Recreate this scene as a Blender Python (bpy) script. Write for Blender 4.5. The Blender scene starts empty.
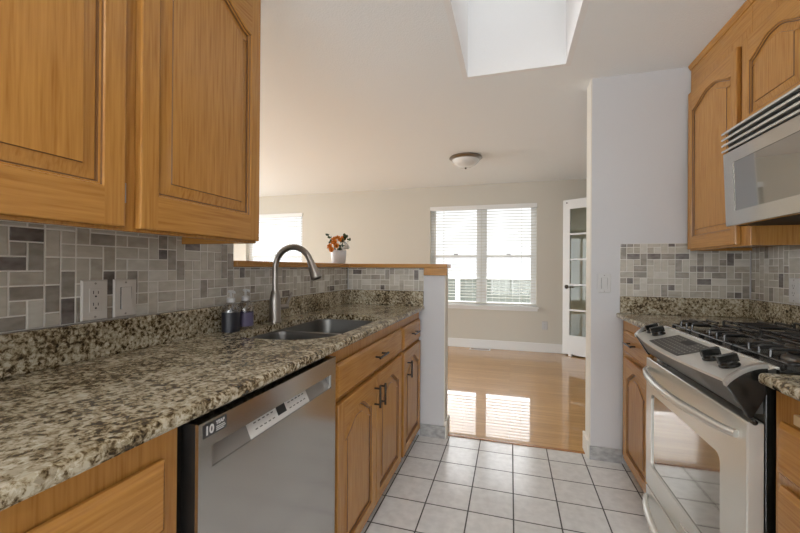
import bpy, bmesh, math, random
from mathutils import Vector, Matrix
random.seed(7)
PI = math.pi
SC = bpy.context.scene
COL = SC.collection

# ------------------------------------------------------------------ camera, sky, light, exposure
H = 1.17
YAW, PITCH, ROLL = 0.2874060, 0.0027769, 0.0067425
cd = bpy.data.cameras.new('camera')
cam = bpy.data.objects.new('camera', cd)
COL.objects.link(cam)
cd.sensor_width = 36.0
cd.lens = 374.0 / 800 * 36
cd.clip_start = 0.02
fw = Vector((-math.sin(YAW) * math.cos(PITCH), math.cos(YAW) * math.cos(PITCH), math.sin(PITCH)))
rt = Vector((math.cos(YAW), math.sin(YAW), 0))
up = rt.cross(fw)
r2 = math.cos(ROLL) * rt + math.sin(ROLL) * up
u2 = -math.sin(ROLL) * rt + math.cos(ROLL) * up
mw = Matrix.Identity(4)
for i in range(3):
    mw[i][0], mw[i][1], mw[i][2] = r2[i], u2[i], -fw[i]
mw[2][3] = H
cam.matrix_world = mw
SC.camera = cam

wd = bpy.data.worlds.new('sky')
SC.world = wd
wd.use_nodes = True
wnt = wd.node_tree
bg = wnt.nodes['Background']
# overcast sky: dimmer towards the horizon, bright overhead
_tc = wnt.nodes.new('ShaderNodeTexCoord')
_sx = wnt.nodes.new('ShaderNodeSeparateXYZ')
_rp = wnt.nodes.new('ShaderNodeValToRGB')
wnt.links.new(_tc.outputs['Generated'], _sx.inputs[0])
wnt.links.new(_sx.outputs['Z'], _rp.inputs[0])
_el = _rp.color_ramp.elements
_el[0].position, _el[0].color = 0.15, (0.15, 0.154, 0.158, 1)
_el[1].position, _el[1].color = 0.60, (0.97, 0.985, 1.0, 1)
_e = _el.new(0.33)
_e.color = (0.90, 0.92, 0.94, 1)
wnt.links.new(_rp.outputs[0], bg.inputs[0])
bg.inputs[1].default_value = 6.5

SC.view_settings.view_transform = 'Standard'
SC.view_settings.look = 'None'
SC.view_settings.gamma = 1.0
SC.view_settings.use_curve_mapping = False
SC.view_settings.exposure = 0.38


def portal(name, loc, rot, sx, sy):
    l = bpy.data.lights.new(name, 'AREA')
    l.shape = 'RECTANGLE'
    l.size, l.size_y = sx, sy
    l.cycles.is_portal = True
    o = bpy.data.objects.new(name, l)
    o.location = loc
    o.rotation_euler = rot
    COL.objects.link(o)


portal('dining_window_portal', (-0.41, 5.76, 1.38), (-PI / 2, 0, 0), 1.6, 1.5)
portal('living_window_portal', (-3.94, 5.76, 1.38), (-PI / 2, 0, 0), 1.2, 1.5)


def fill_lamp(name, loc, rot, sx, sy, watts, col=(1, 1, 1)):
    """area lamp added outside an unseen window opening to fill the room"""
    l = bpy.data.lights.new(name, 'AREA')
    l.shape = 'RECTANGLE'
    l.size, l.size_y = sx, sy
    l.energy = watts
    l.color = col
    o = bpy.data.objects.new(name, l)
    o.location = loc
    o.rotation_euler = rot
    COL.objects.link(o)


fill_lamp('patio_fill', (0.0, -3.25, 1.2), (PI / 2, 0, 0), 2.0, 2.1, 58, (0.97, 0.99, 1.0))  # unseen lamp added behind the viewpoint to fill the kitchen
fill_lamp('living_fill', (-5.55, 2.6, 1.25), (PI / 2, 0, -PI / 2), 4.2, 2.1, 112, (0.92, 0.97, 1.0))  # unseen lamp added on the left to brighten dining area and ceiling
portal('skylight_portal', (0.018, 1.735, 2.97), (0, 0, 0), 0.55, 1.15)


# ------------------------------------------------------------------ materials
def lin(c):
    return tuple(((x / 255) / 12.92 if x / 255 <= 0.04045 else ((x / 255 + 0.055) / 1.055) ** 2.4) for x in c)


def new_mat(name):
    m = bpy.data.materials.new(name)
    m.use_nodes = True
    nt = m.node_tree
    return m, nt, nt.nodes['Principled BSDF']


def mat(name, col, rough=0.5, metal=0.0, spec=0.5, emit=0, bump=0, bscale=100, coat=0):
    m, nt, p = new_mat(name)
    p.inputs['Base Color'].default_value = (*col, 1)
    p.inputs['Roughness'].default_value = rough
    p.inputs['Metallic'].default_value = metal
    p.inputs['Specular IOR Level'].default_value = spec
    p.inputs['Coat Weight'].default_value = coat
    p.inputs['Coat Roughness'].default_value = 0.08
    if emit:
        p.inputs['Emission Color'].default_value = (*col, 1)
        p.inputs['Emission Strength'].default_value = emit
    if bump:
        tc = nt.nodes.new('ShaderNodeTexCoord')
        n = nt.nodes.new('ShaderNodeTexNoise')
        n.inputs['Scale'].default_value = bscale
        n.inputs['Detail'].default_value = 4
        b = nt.nodes.new('ShaderNodeBump')
        b.inputs['Strength'].default_value = bump
        b.inputs['Distance'].default_value = 0.004
        nt.links.new(tc.outputs['Object'], n.inputs['Vector'])
        nt.links.new(n.outputs['Fac'], b.inputs['Height'])
        nt.links.new(b.outputs[0], p.inputs['Normal'])
    return m


def ramp(nt, stops):
    r = nt.nodes.new('ShaderNodeValToRGB')
    el = r.color_ramp.elements
    el[0].position, el[0].color = stops[0][0], (*stops[0][1], 1)
    el[1].position, el[1].color = stops[-1][0], (*stops[-1][1], 1)
    for p, c in stops[1:-1]:
        e = el.new(p)
        e.color = (*c, 1)
    return r


def coords(nt, scale, rnd=0.0):
    tc = nt.nodes.new('ShaderNodeTexCoord')
    mp = nt.nodes.new('ShaderNodeMapping')
    mp.inputs['Scale'].default_value = scale
    nt.links.new(tc.outputs['Object'], mp.inputs['Vector'])
    if rnd:
        oi = nt.nodes.new('ShaderNodeObjectInfo')
        cb = nt.nodes.new('ShaderNodeCombineXYZ')
        ml = nt.nodes.new('ShaderNodeMath')
        ml.operation = 'MULTIPLY'
        ml.inputs[1].default_value = rnd
        nt.links.new(oi.outputs['Random'], ml.inputs[0])
        for k in range(3):
            nt.links.new(ml.outputs[0], cb.inputs[k])
        nt.links.new(cb.outputs[0], mp.inputs['Location'])
    return mp


def oak(name, axis, light=(0.485, 0.238, 0.058), dark=(0.335, 0.142, 0.027), rough=0.27):
    """varnished oak with its grain along one axis"""
    m, nt, p = new_mat(name)
    sc1 = [9, 9, 9]
    sc1[axis] = 0.9
    sc2 = [170, 170, 170]
    sc2[axis] = 7
    mp = coords(nt, sc1, 37)
    n1 = nt.nodes.new('ShaderNodeTexNoise')
    n1.inputs['Scale'].default_value = 1.0
    n1.inputs['Detail'].default_value = 3
    n1.inputs['Distortion'].default_value = 0.5
    nt.links.new(mp.outputs[0], n1.inputs['Vector'])
    # growth rings: bands of the smooth noise
    ml = nt.nodes.new('ShaderNodeMath')
    ml.operation = 'MULTIPLY'
    ml.inputs[1].default_value = 46
    sn = nt.nodes.new('ShaderNodeMath')
    sn.operation = 'SINE'
    nt.links.new(n1.outputs['Fac'], ml.inputs[0])
    nt.links.new(ml.outputs[0], sn.inputs[0])
    mp2 = coords(nt, sc2, 11)
    n2 = nt.nodes.new('ShaderNodeTexNoise')
    n2.inputs['Scale'].default_value = 1.0
    n2.inputs['Detail'].default_value = 2
    nt.links.new(mp2.outputs[0], n2.inputs['Vector'])
    a = nt.nodes.new('ShaderNodeMath')
    a.operation = 'MULTIPLY_ADD'
    a.inputs[1].default_value = 0.045
    nt.links.new(sn.outputs[0], a.inputs[0])
    nt.links.new(n2.outputs['Fac'], a.inputs[2])
    mid = tuple((x * 0.6 + y * 0.4) for x, y in zip(light, dark))
    r = ramp(nt, [(0.22, dark), (0.46, mid), (0.72, light)])
    nt.links.new(a.outputs[0], r.inputs[0])
    nt.links.new(r.outputs[0], p.inputs['Base Color'])
    p.inputs['Roughness'].default_value = rough
    b = nt.nodes.new('ShaderNodeBump')
    b.inputs['Strength'].default_value = 0.06
    b.inputs['Distance'].default_value = 0.002
    nt.links.new(a.outputs[0], b.inputs['Height'])
    nt.links.new(b.outputs[0], p.inputs['Normal'])
    return m


def granite(name):
    m, nt, p = new_mat(name)
    mp = coords(nt, (1, 1, 1))
    n1 = nt.nodes.new('ShaderNodeTexNoise')
    n1.inputs['Scale'].default_value = 80
    n1.inputs['Detail'].default_value = 8
    n1.inputs['Roughness'].default_value = 0.68
    n1.inputs['Distortion'].default_value = 0.4
    nt.links.new(mp.outputs[0], n1.inputs['Vector'])
    r1 = ramp(nt, [(0.30, (0.010, 0.008, 0.006)), (0.40, (0.050, 0.035, 0.020)), (0.46, (0.16, 0.118, 0.062)),
                   (0.51, (0.36, 0.31, 0.215)), (0.61, (0.58, 0.545, 0.455))])
    n2 = nt.nodes.new('ShaderNodeTexNoise')
    n2.inputs['Scale'].default_value = 13
    n2.inputs['Detail'].default_value = 3
    nt.links.new(mp.outputs[0], n2.inputs['Vector'])
    a = nt.nodes.new('ShaderNodeMath')
    a.operation = 'MULTIPLY_ADD'
    a.inputs[1].default_value = 0.34
    s = nt.nodes.new('ShaderNodeMath')
    s.operation = 'SUBTRACT'
    s.inputs[1].default_value = 0.155
    nt.links.new(n2.outputs['Fac'], a.inputs[0])
    nt.links.new(n1.outputs['Fac'], a.inputs[2])
    nt.links.new(a.outputs[0], s.inputs[0])
    nt.links.new(s.outputs[0], r1.inputs[0])
    v = nt.nodes.new('ShaderNodeTexVoronoi')
    v.inputs['Scale'].default_value = 85
    nt.links.new(mp.outputs[0], v.inputs['Vector'])
    r2_ = ramp(nt, [(0.0, (0.30, 0.25, 0.17)), (0.35, (0.75, 0.70, 0.60)), (0.8, (1.0, 0.99, 0.95))])
    nt.links.new(v.outputs['Color'], r2_.inputs[0])
    mx = nt.nodes.new('ShaderNodeMix')
    mx.data_type = 'RGBA'
    mx.blend_type = 'MULTIPLY'
    mx.inputs[0].default_value = 0.75
    nt.links.new(r1.outputs[0], mx.inputs[6])
    nt.links.new(r2_.outputs[0], mx.inputs[7])
    nt.links.new(mx.outputs[2], p.inputs['Base Color'])
    p.inputs['Roughness'].default_value = 0.16
    return m


def floor_tile(name):
    m, nt, p = new_mat(name)
    tc = nt.nodes.new('ShaderNodeTexCoord')
    mp = nt.nodes.new('ShaderNodeMapping')
    P = 0.2097
    mp.inputs['Location'].default_value = (-0.0199 + 30 * P, -2.4535 + 40 * P, 0)
    nt.links.new(tc.outputs['Object'], mp.inputs['Vector'])
    b = nt.nodes.new('ShaderNodeTexBrick')
    b.offset = 0
    b.squash = 1
    b.inputs['Color1'].default_value = (0.82, 0.825, 0.825, 1)
    b.inputs['Color2'].default_value = (0.78, 0.785, 0.785, 1)
    b.inputs['Mortar'].default_value = (0.045, 0.043, 0.045, 1)
    b.inputs['Scale'].default_value = 1
    b.inputs['Mortar Size'].default_value = 0.0035
    b.inputs['Mortar Smooth'].default_value = 0.1
    b.inputs['Brick Width'].default_value = P
    b.inputs['Row Height'].default_value = P
    nt.links.new(mp.outputs[0], b.inputs['Vector'])
    n = nt.nodes.new('ShaderNodeTexNoise')
    n.inputs['Scale'].default_value = 26
    n.inputs['Detail'].default_value = 6
    nt.links.new(tc.outputs['Object'], n.inputs['Vector'])
    r = ramp(nt, [(0.35, (0.88, 0.88, 0.88)), (0.65, (1, 1, 1))])
    nt.links.new(n.outputs['Fac'], r.inputs[0])
    mx = nt.nodes.new('ShaderNodeMix')
    mx.data_type = 'RGBA'
    mx.blend_type = 'MULTIPLY'
    mx.inputs[0].default_value = 1
    nt.links.new(b.outputs['Color'], mx.inputs[6])
    nt.links.new(r.outputs[0], mx.inputs[7])
    nt.links.new(mx.outputs[2], p.inputs['Base Color'])
    p.inputs['Specular IOR Level'].default_value = 0.9
    r3 = ramp(nt, [(0, (0.17, 0.17, 0.17)), (1, (0.6, 0.6, 0.6))])
    nt.links.new(b.outputs['Fac'], r3.inputs[0])
    nt.links.new(r3.outputs[0], p.inputs['Roughness'])
    bp = nt.nodes.new('ShaderNodeBump')
    bp.invert = True
    bp.inputs['Strength'].default_value = 0.4
    bp.inputs['Distance'].default_value = 0.002
    nt.links.new(b.outputs['Fac'], bp.inputs['Height'])
    nt.links.new(bp.outputs[0], p.inputs['Normal'])
    return m


def plank_floor(name):
    m, nt, p = new_mat(name)
    tc = nt.nodes.new('ShaderNodeTexCoord')
    b = nt.nodes.new('ShaderNodeTexBrick')
    b.offset = 0.37
    b.offset_frequency = 2
    b.inputs['Color1'].default_value = (0.64, 0.365, 0.135, 1)
    b.inputs['Color2'].default_value = (0.54, 0.295, 0.10, 1)
    b.inputs['Mortar'].default_value = (0.20, 0.10, 0.04, 1)
    b.inputs['Scale'].default_value = 1
    b.inputs['Mortar Size'].default_value = 0.0007
    b.inputs['Brick Width'].default_value = 0.9
    b.inputs['Row Height'].default_value = 0.057
    nt.links.new(tc.outputs['Object'], b.inputs['Vector'])
    mp = coords(nt, (2.0, 50, 50))
    n = nt.nodes.new('ShaderNodeTexNoise')
    n.inputs['Scale'].default_value = 1.5
    n.inputs['Detail'].default_value = 5
    nt.links.new(mp.outputs[0], n.inputs['Vector'])
    r = ramp(nt, [(0.3, (0.78, 0.75, 0.70)), (0.7, (1.05, 1.05, 1.05))])
    nt.links.new(n.outputs['Fac'], r.inputs[0])
    mx = nt.nodes.new('ShaderNodeMix')
    mx.data_type = 'RGBA'
    mx.blend_type = 'MULTIPLY'
    mx.inputs[0].default_value = 1
    nt.links.new(b.outputs['Color'], mx.inputs[6])
    nt.links.new(r.outputs[0], mx.inputs[7])
    nt.links.new(mx.outputs[2], p.inputs['Base Color'])
    p.inputs['Roughness'].default_value = 0.35
    p.inputs['Specular IOR Level'].default_value = 0.15
    p.inputs['Coat Weight'].default_value = 1.0
    p.inputs['Coat Roughness'].default_value = 0.035
    p.inputs['Coat IOR'].default_value = 1.55
    n3 = nt.nodes.new('ShaderNodeTexNoise')
    n3.inputs['Scale'].default_value = 7
    nt.links.new(tc.outputs['Object'], n3.inputs['Vector'])
    bp = nt.nodes.new('ShaderNodeBump')
    bp.inputs['Strength'].default_value = 0.02
    bp.inputs['Distance'].default_value = 0.004
    nt.links.new(n3.outputs['Fac'], bp.inputs['Height'])
    nt.links.new(bp.outputs[0], p.inputs['Normal'])
    return m


def streaked(name, c1, c2, rough=0.12):
    m, nt, p = new_mat(name)
    mp = coords(nt, (22, 22, 45))
    n = nt.nodes.new('ShaderNodeTexNoise')
    n.inputs['Scale'].default_value = 1
    n.inputs['Detail'].default_value = 2
    nt.links.new(mp.outputs[0], n.inputs['Vector'])
    r = ramp(nt, [(0.35, c1), (0.65, c2)])
    nt.links.new(n.outputs['Fac'], r.inputs[0])
    nt.links.new(r.outputs[0], p.inputs['Base Color'])
    p.inputs['Roughness'].default_value = rough
    return m


def glass(name, tint=(1, 1, 1), refl=0.03):
    m, nt, p = new_mat(name)
    nt.nodes.remove(p)
    t = nt.nodes.new('ShaderNodeBsdfTransparent')
    t.inputs[0].default_value = (*tint, 1)
    g = nt.nodes.new('ShaderNodeBsdfGlossy')
    g.inputs['Roughness'].default_value = 0.02
    lw = nt.nodes.new('ShaderNodeLayerWeight')
    lw.inputs[0].default_value = 0.5
    pw = nt.nodes.new('ShaderNodeMath')
    pw.operation = 'POWER'
    pw.inputs[1].default_value = 4.0
    nt.links.new(lw.outputs['Facing'], pw.inputs[0])
    f = nt.nodes.new('ShaderNodeMath')
    f.operation = 'MULTIPLY_ADD'
    f.inputs[1].default_value = 0.7
    f.inputs[2].default_value = refl
    nt.links.new(pw.outputs[0], f.inputs[0])
    x = nt.nodes.new('ShaderNodeMixShader')
    nt.links.new(f.outputs[0], x.inputs[0])
    nt.links.new(t.outputs[0], x.inputs[1])
    nt.links.new(g.outputs[0], x.inputs[2])
    nt.links.new(x.outputs[0], nt.nodes['Material Output'].inputs[0])
    return m


M_CEIL = mat('ceiling_paint', (0.82, 0.845, 0.855), 0.9, bump=0.5, bscale=130)
M_BEIGE = mat('beige_paint', (0.62, 0.59, 0.52), 0.85)
M_GREY = mat('cool_grey_paint', (0.60, 0.605, 0.625), 0.8, bump=0.12, bscale=220)
M_WHITE = mat('white_trim_paint', (0.80, 0.80, 0.79), 0.4)
M_LIT_CREAM = mat('lit_end_cream', (0.76, 0.73, 0.66), 0.7)  # window light on the wall ends painted in as paler cream; baseboards share it
M_OAKZ = oak('oak_upright', 2)
M_OAKY = oak('oak_lengthwise', 1)
M_OAKX = oak('oak_crosswise', 0)
M_STAIN = mat('dark_stained_groove', (0.17, 0.075, 0.022), 0.4)
M_GRAN = granite('speckled_granite')
M_TILE = floor_tile('grey_floor_tile')
M_PLANK = plank_floor('oak_strip_floor')
M_GROUT = mat('pale_grout', (0.70, 0.68, 0.64), 0.8)
M_MOS = [streaked('glass_tile_pale', (0.45, 0.42, 0.36), (0.52, 0.49, 0.43)),
         streaked('glass_tile_sand', (0.37, 0.34, 0.285), (0.46, 0.425, 0.365)),
         streaked('glass_tile_grey', (0.25, 0.228, 0.195), (0.34, 0.31, 0.27)),
         streaked('glass_tile_smoke', (0.115, 0.10, 0.09), (0.22, 0.195, 0.18)),
         streaked('marble_tile', (0.50, 0.48, 0.43), (0.58, 0.56, 0.51), 0.3)]
M_BASETILE = streaked('grey_base_tile', (0.30, 0.30, 0.30), (0.46, 0.46, 0.46), 0.4)
M_STEEL = mat('satin_steel', (0.52, 0.515, 0.505), 0.17, 1.0)
M_STEELV = mat('bright_steel', (0.70, 0.695, 0.66), 0.27, 0.6)
M_FASCIA = mat('fascia_steel', (0.66, 0.655, 0.62), 0.30, 0.4)
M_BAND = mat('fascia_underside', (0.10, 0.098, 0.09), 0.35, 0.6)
M_STEELD = mat('dull_steel', (0.26, 0.255, 0.245), 0.32, 1.0)
M_SINK = mat('sink_steel', (0.20, 0.198, 0.19), 0.40, 1.0)
M_NICKEL = mat('brushed_nickel', (0.31, 0.288, 0.265), 0.32, 1)
M_BLACK = mat('black_enamel', (0.010, 0.010, 0.009), 0.18)
M_BLACKM = mat('black_satin', (0.010, 0.009, 0.008), 0.5, spec=0.25)
M_IRON = mat('cast_iron', (0.018, 0.018, 0.018), 0.22, spec=0.8)
M_BRONZE = mat('dark_bronze', (0.075, 0.062, 0.05), 0.25, 0.9)
M_OVENGLASS = mat('mirrored_oven_glass', (0.40, 0.385, 0.36), 0.06, 1.0)
M_MICROGLASS = mat('smoked_door_glass', (0.40, 0.40, 0.395), 0.04, 1.0)
M_PLATE = mat('almond_plastic', (0.58, 0.55, 0.51), 0.4)
M_WPLATE = mat('white_plastic', (0.58, 0.58, 0.58), 0.4)
M_SLOT = mat('dark_slot', (0.02, 0.02, 0.02), 0.6)
M_BLIND = mat('blind_slat_ivory', (0.62, 0.60, 0.54), 0.5)
M_VINYL = mat('white_vinyl', (0.80, 0.80, 0.80), 0.4)
M_GLASS = glass('window_glass')
M_DOME = glass('skylight_dome', (0.46, 0.455, 0.45))
M_DGLASS = glass('door_glass', (0.86, 0.88, 0.84))
M_SHADE = mat('frosted_glass_shade', (0.72, 0.72, 0.70), 0.25)
M_POT = mat('white_ceramic', (0.72, 0.72, 0.74), 0.25)
M_SOIL = mat('potting_soil', (0.03, 0.022, 0.015), 0.9)
M_ORANGE = mat('orange_petal', (0.78, 0.27, 0.035), 0.6)
M_PETALW = mat('white_petal', (0.75, 0.73, 0.68), 0.6)
M_LEAF = mat('dark_green_leaf', (0.035, 0.065, 0.022), 0.5)
M_CLEAR = glass('clear_plastic', (0.84, 0.84, 0.85), 0.16)
M_SLEEVE = mat('black_sleeve', (0.012, 0.014, 0.022), 0.4)
M_PURPLE = mat('purple_label', (0.11, 0.095, 0.17), 0.4)
M_FENCE = mat('grey_green_siding', (0.12, 0.135, 0.115), 0.8)
M_GROUND = mat('gravel_ground', (0.22, 0.21, 0.19), 0.9)
M_STICK = mat('sticker_charcoal', (0.035, 0.037, 0.04), 0.4)
M_INK = mat('sticker_white_ink', (0.62, 0.62, 0.62), 0.5)
M_LABEL = mat('silver_label_panel', (0.62, 0.61, 0.59), 0.4)
M_KEYPAD = mat('grey_keypad', (0.075, 0.073, 0.068), 0.45, spec=0.3)
M_KEYINK = mat('keypad_ink', (0.30, 0.29, 0.27), 0.5, spec=0.2)
M_THRESH = oak('oak_threshold', 0, (0.42, 0.20, 0.07), (0.28, 0.11, 0.035))
M_SKYL = mat('white_shaft_paint', (0.82, 0.82, 0.82), 0.85, bump=0.4, bscale=130)


# ------------------------------------------------------------------ mesh helpers
class MB:
    def __init__(self):
        self.v, self.f, self.m = [], [], []

    def add(self, vs, fs, mi=0):
        o = len(self.v)
        self.v += [tuple(p) for p in vs]
        for f in fs:
            self.f.append([i + o for i in f])
            self.m.append(mi)
        return self

    def box(self, x0, x1, y0, y1, z0, z1, mi=0):
        return self.add([(x0, y0, z0), (x1, y0, z0), (x1, y1, z0), (x0, y1, z0), (x0, y0, z1), (x1, y0, z1), (x1, y1, z1), (x0, y1, z1)],
                        [(0, 3, 2, 1), (4, 5, 6, 7), (0, 1, 5, 4), (1, 2, 6, 5), (2, 3, 7, 6), (3, 0, 4, 7)], mi)

    def loops(self, ls, mi=0, cap0=False, cap1=False):
        """skin a list of equal-length closed loops"""
        n = len(ls[0])
        vs = [p for l in ls for p in l]
        fs = []
        for k in range(len(ls) - 1):
            for i in range(n):
                j = (i + 1) % n
                fs.append((k * n + i, k * n + j, (k + 1) * n + j, (k + 1) * n + i))
        if cap0:
            fs.append(tuple(range(n))[::-1])
        if cap1:
            fs.append(tuple((len(ls) - 1) * n + i for i in range(n)))
        return self.add(vs, fs, mi)

    def prism(self, poly, mp, a, b, mi=0):
        return self.loops([[mp(u, v, a) for u, v in poly], [mp(u, v, b) for u, v in poly]], mi, True, True)

    def lathe(self, prof, c, axis=(0, 0, 1), n=24, mi=0, cap=True):
        ax = Vector(axis).normalized()
        e1 = ax.orthogonal().normalized()
        e2 = ax.cross(e1)
        ls = []
        for r, h in prof:
            ls.append([Vector(c) + ax * h + (e1 * math.cos(2 * PI * i / n) + e2 * math.sin(2 * PI * i / n)) * max(r, 1e-5) for i in range(n)])
        return self.loops(ls, mi, cap, cap)

    def tube(self, pts, r, n=10, mi=0):
        pts = [Vector(p) for p in pts]
        rs = r if isinstance(r, (list, tuple)) else [r] * len(pts)
        ls = []
        e = None
        for i, p in enumerate(pts):
            t = (pts[min(i + 1, len(pts) - 1)] - pts[max(i - 1, 0)]).normalized()
            if e is None:
                e = t.orthogonal().normalized()
            e = (e - t * e.dot(t)).normalized()
            g = t.cross(e)
            ls.append([p + (e * math.cos(2 * PI * k / n) + g * math.sin(2 * PI * k / n)) * rs[i] for k in range(n)])
        return self.loops(ls, mi, True, True)

    def obox(self, c, ex, ey, ez, mi=0):
        c, ex, ey, ez = Vector(c), Vector(ex), Vector(ey), Vector(ez)
        vs = [c + sx * ex + sy * ey + sz * ez for sz in (-1, 1) for sx, sy in ((-1, -1), (1, -1), (1, 1), (-1, 1))]
        return self.add(vs, [(0, 3, 2, 1), (4, 5, 6, 7), (0, 1, 5, 4), (1, 2, 6, 5), (2, 3, 7, 6), (3, 0, 4, 7)], mi)

    def fill(self, outer, holes, z0, z1, mi=0, prof=None):
        """slab between z0 and z1 with holes; prof: list of (inset, z) for the outer rim from top to bottom"""
        bm = bmesh.new()
        def ring(pts):
            vs = [bm.verts.new((p[0], p[1], 0)) for p in pts]
            return [bm.edges.new((vs[i], vs[(i + 1) % len(vs)])) for i in range(len(vs))]
        es = ring(outer)
        for h_ in holes:
            es += ring(h_)
        bmesh.ops.triangle_fill(bm, use_beauty=True, edges=es)
        bm.verts.index_update()
        pts = [v.co.copy() for v in bm.verts]
        fs = [[v.index for v in f.verts] for f in bm.faces]
        bm.free()
        self.add([(p.x, p.y, z1) for p in pts], fs, mi)
        self.add([(p.x, p.y, z0) for p in pts], [f[::-1] for f in fs], mi)
        self.loops([[(x, y, z1) for x, y in outer], [(x, y, z0) for x, y in outer]], mi)
        for h_ in holes:
            self.loops([[(x, y, z1) for x, y in h_], [(x, y, z0) for x, y in h_]], mi)
        return self

    def build(self, name, mats, parent=None, bevel=0, smooth=None, org=None):
        if not isinstance(mats, (list, tuple)):
            mats = [mats]
        o = Vector((0, 0, 0))
        root = parent
        while root is not None and root.parent is not None:
            root = root.parent
        if root is not None:
            o = root.location.copy()
        elif org is not None:
            o = Vector(org)
        me = bpy.data.meshes.new(name)
        me.from_pydata([Vector(p) - o for p in self.v], [], self.f)
        for m_ in mats:
            me.materials.append(m_)
        me.polygons.foreach_set('material_index', self.m)
        bm = bmesh.new()
        bm.from_mesh(me)
        bmesh.ops.remove_doubles(bm, verts=bm.verts, dist=1e-6)
        bmesh.ops.recalc_face_normals(bm, faces=bm.faces)
        bm.to_mesh(me)
        bm.free()
        if smooth is not None:
            me.polygons.foreach_set('use_smooth', [True] * len(me.polygons))
            me.set_sharp_from_angle(angle=math.radians(smooth))
        ob = bpy.data.objects.new(name, me)
        COL.objects.link(ob)
        if parent is not None:
            ob.parent = parent
        elif org is not None:
            ob.location = o
        if bevel:
            b = ob.modifiers.new('bevel', 'BEVEL')
            b.width = bevel
            b.segments = 2
            b.limit_method = 'ANGLE'
            b.angle_limit = math.radians(40)
        return ob


def thing(name, label, cat, loc=(0, 0, 0), group=None):
    o = bpy.data.objects.new(name, None)
    o.empty_display_size = 0.05
    COL.objects.link(o)
    o.location = loc
    o['label'] = label
    o['category'] = cat
    if group:
        o['group'] = group
    return o


def tag(o, label, cat, group=None):
    o['label'] = label
    o['category'] = cat
    if group:
        o['group'] = group
    return o


def struct(name, mb, m, label=None, cat=None, **k):
    o = mb.build(name, m, **k)
    o['kind'] = 'structure'
    if label:
        o['label'] = label
        o['category'] = cat
    return o


def text_mesh(name, body, size, mp, m, parent, depth=0.0006, bold=0.0):
    """lettering as a mesh; mp maps (across, up, out) to the world"""
    cu = bpy.data.curves.new(name, 'FONT')
    cu.body = body
    cu.size = size
    cu.extrude = depth
    cu.offset = bold
    tmp = bpy.data.objects.new(name, cu)
    COL.objects.link(tmp)
    dg = bpy.context.evaluated_depsgraph_get()
    dg.update()
    me = bpy.data.meshes.new_from_object(tmp.evaluated_get(dg))
    bpy.data.objects.remove(tmp)
    b = MB()
    b.add([mp(v.co.x, v.co.y, v.co.z) for v in me.vertices], [list(p.vertices) for p in me.polygons])
    return b.build(name, m, parent)


# ------------------------------------------------------------------ key dimensions
XL, XR = -1.160, 1.283           # kitchen side walls
YP = 2.547                       # near face of the pillar wall and of the half wall
YF = 5.587                       # far dining wall
CZ, CB = 0.905, 0.876            # counter top and underside
ZC = 2.344
Y_BACK = -3.0
LIV = -5.3

# ------------------------------------------------------------------ the setting
struct('floor_kitchen', MB().box(XL - 0.12, XR, Y_BACK, 2.612, -0.05, 0.0), M_TILE, 'pale grey square tiles with dark grout between the cabinets', 'floor')
w = MB().box(LIV, XR + 1.4, 2.612, YF, -0.05, 0.0).box(LIV, XL - 0.12, Y_BACK, 2.612, -0.05, 0.0)
struct('floor_dining', w, M_PLANK, 'glossy honey oak strip floor beyond the kitchen tiles', 'floor')
struct('trim_threshold', MB().box(-0.417, 0.459, 2.600, 2.624, 0.0, 0.006), M_THRESH, 'thin reddish wood strip between tile and oak floor', 'threshold', bevel=0.002)

# ceiling: flat over the kitchen (with the skylight opening), a slight rise over the dining area
SX0, SX1, SY0, SY1 = -0.26, 0.297, 1.15, 2.32
yk, zf = 2.62, 2.395
c = MB()
t = 0.06
h0, h1, h2, h3 = SX0 - 0.03, SX1 + 0.03, SY0 - 0.03, SY1 + 0.03
c.box(LIV, h0, Y_BACK, yk, ZC, ZC + t).box(h1, XR + 1.4, Y_BACK, yk, ZC, ZC + t)
c.box(h0, h1, Y_BACK, h2, ZC, ZC + t).box(h0, h1, h3, yk, ZC, ZC + t)
c.prism([(yk, ZC), (YF + 0.1, zf), (YF + 0.1, zf + t), (yk, ZC + t)], lambda u, v, s: (s, u, v), LIV, XR + 1.4)
struct('ceiling', c, M_CEIL, 'white lightly textured ceiling with a skylight opening', 'ceiling')
s = MB()
s.box(SX0 - 0.03, SX0, SY0 - 0.03, SY1 + 0.03, ZC, 2.98).box(SX1, SX1 + 0.03, SY0 - 0.03, SY1 + 0.03, ZC, 2.98)
s.box(SX0, SX1, SY0 - 0.03, SY0, ZC, 2.98).box(SX0, SX1, SY1, SY1 + 0.03, ZC, 2.98)
struct('ceiling_skylight_shaft', s, M_SKYL, 'bright white skylight shaft above the tiled aisle', 'skylight')
sk = MB().box(SX0 - 0.05, SX1 + 0.05, SY0 - 0.05, SY0, 2.98, 3.03).box(SX0 - 0.05, SX1 + 0.05, SY1, SY1 + 0.05, 2.98, 3.03)
sk.box(SX0 - 0.05, SX0, SY0, SY1, 2.98, 3.03).box(SX1, SX1 + 0.05, SY0, SY1, 2.98, 3.03)
wf = struct('window_skylight', sk, M_VINYL, 'skylight frame at the top of the shaft', 'skylight window')
MB().box(SX0, SX1, SY0, SY1, 3.0, 3.006).build('glass', M_DOME, wf)

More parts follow.
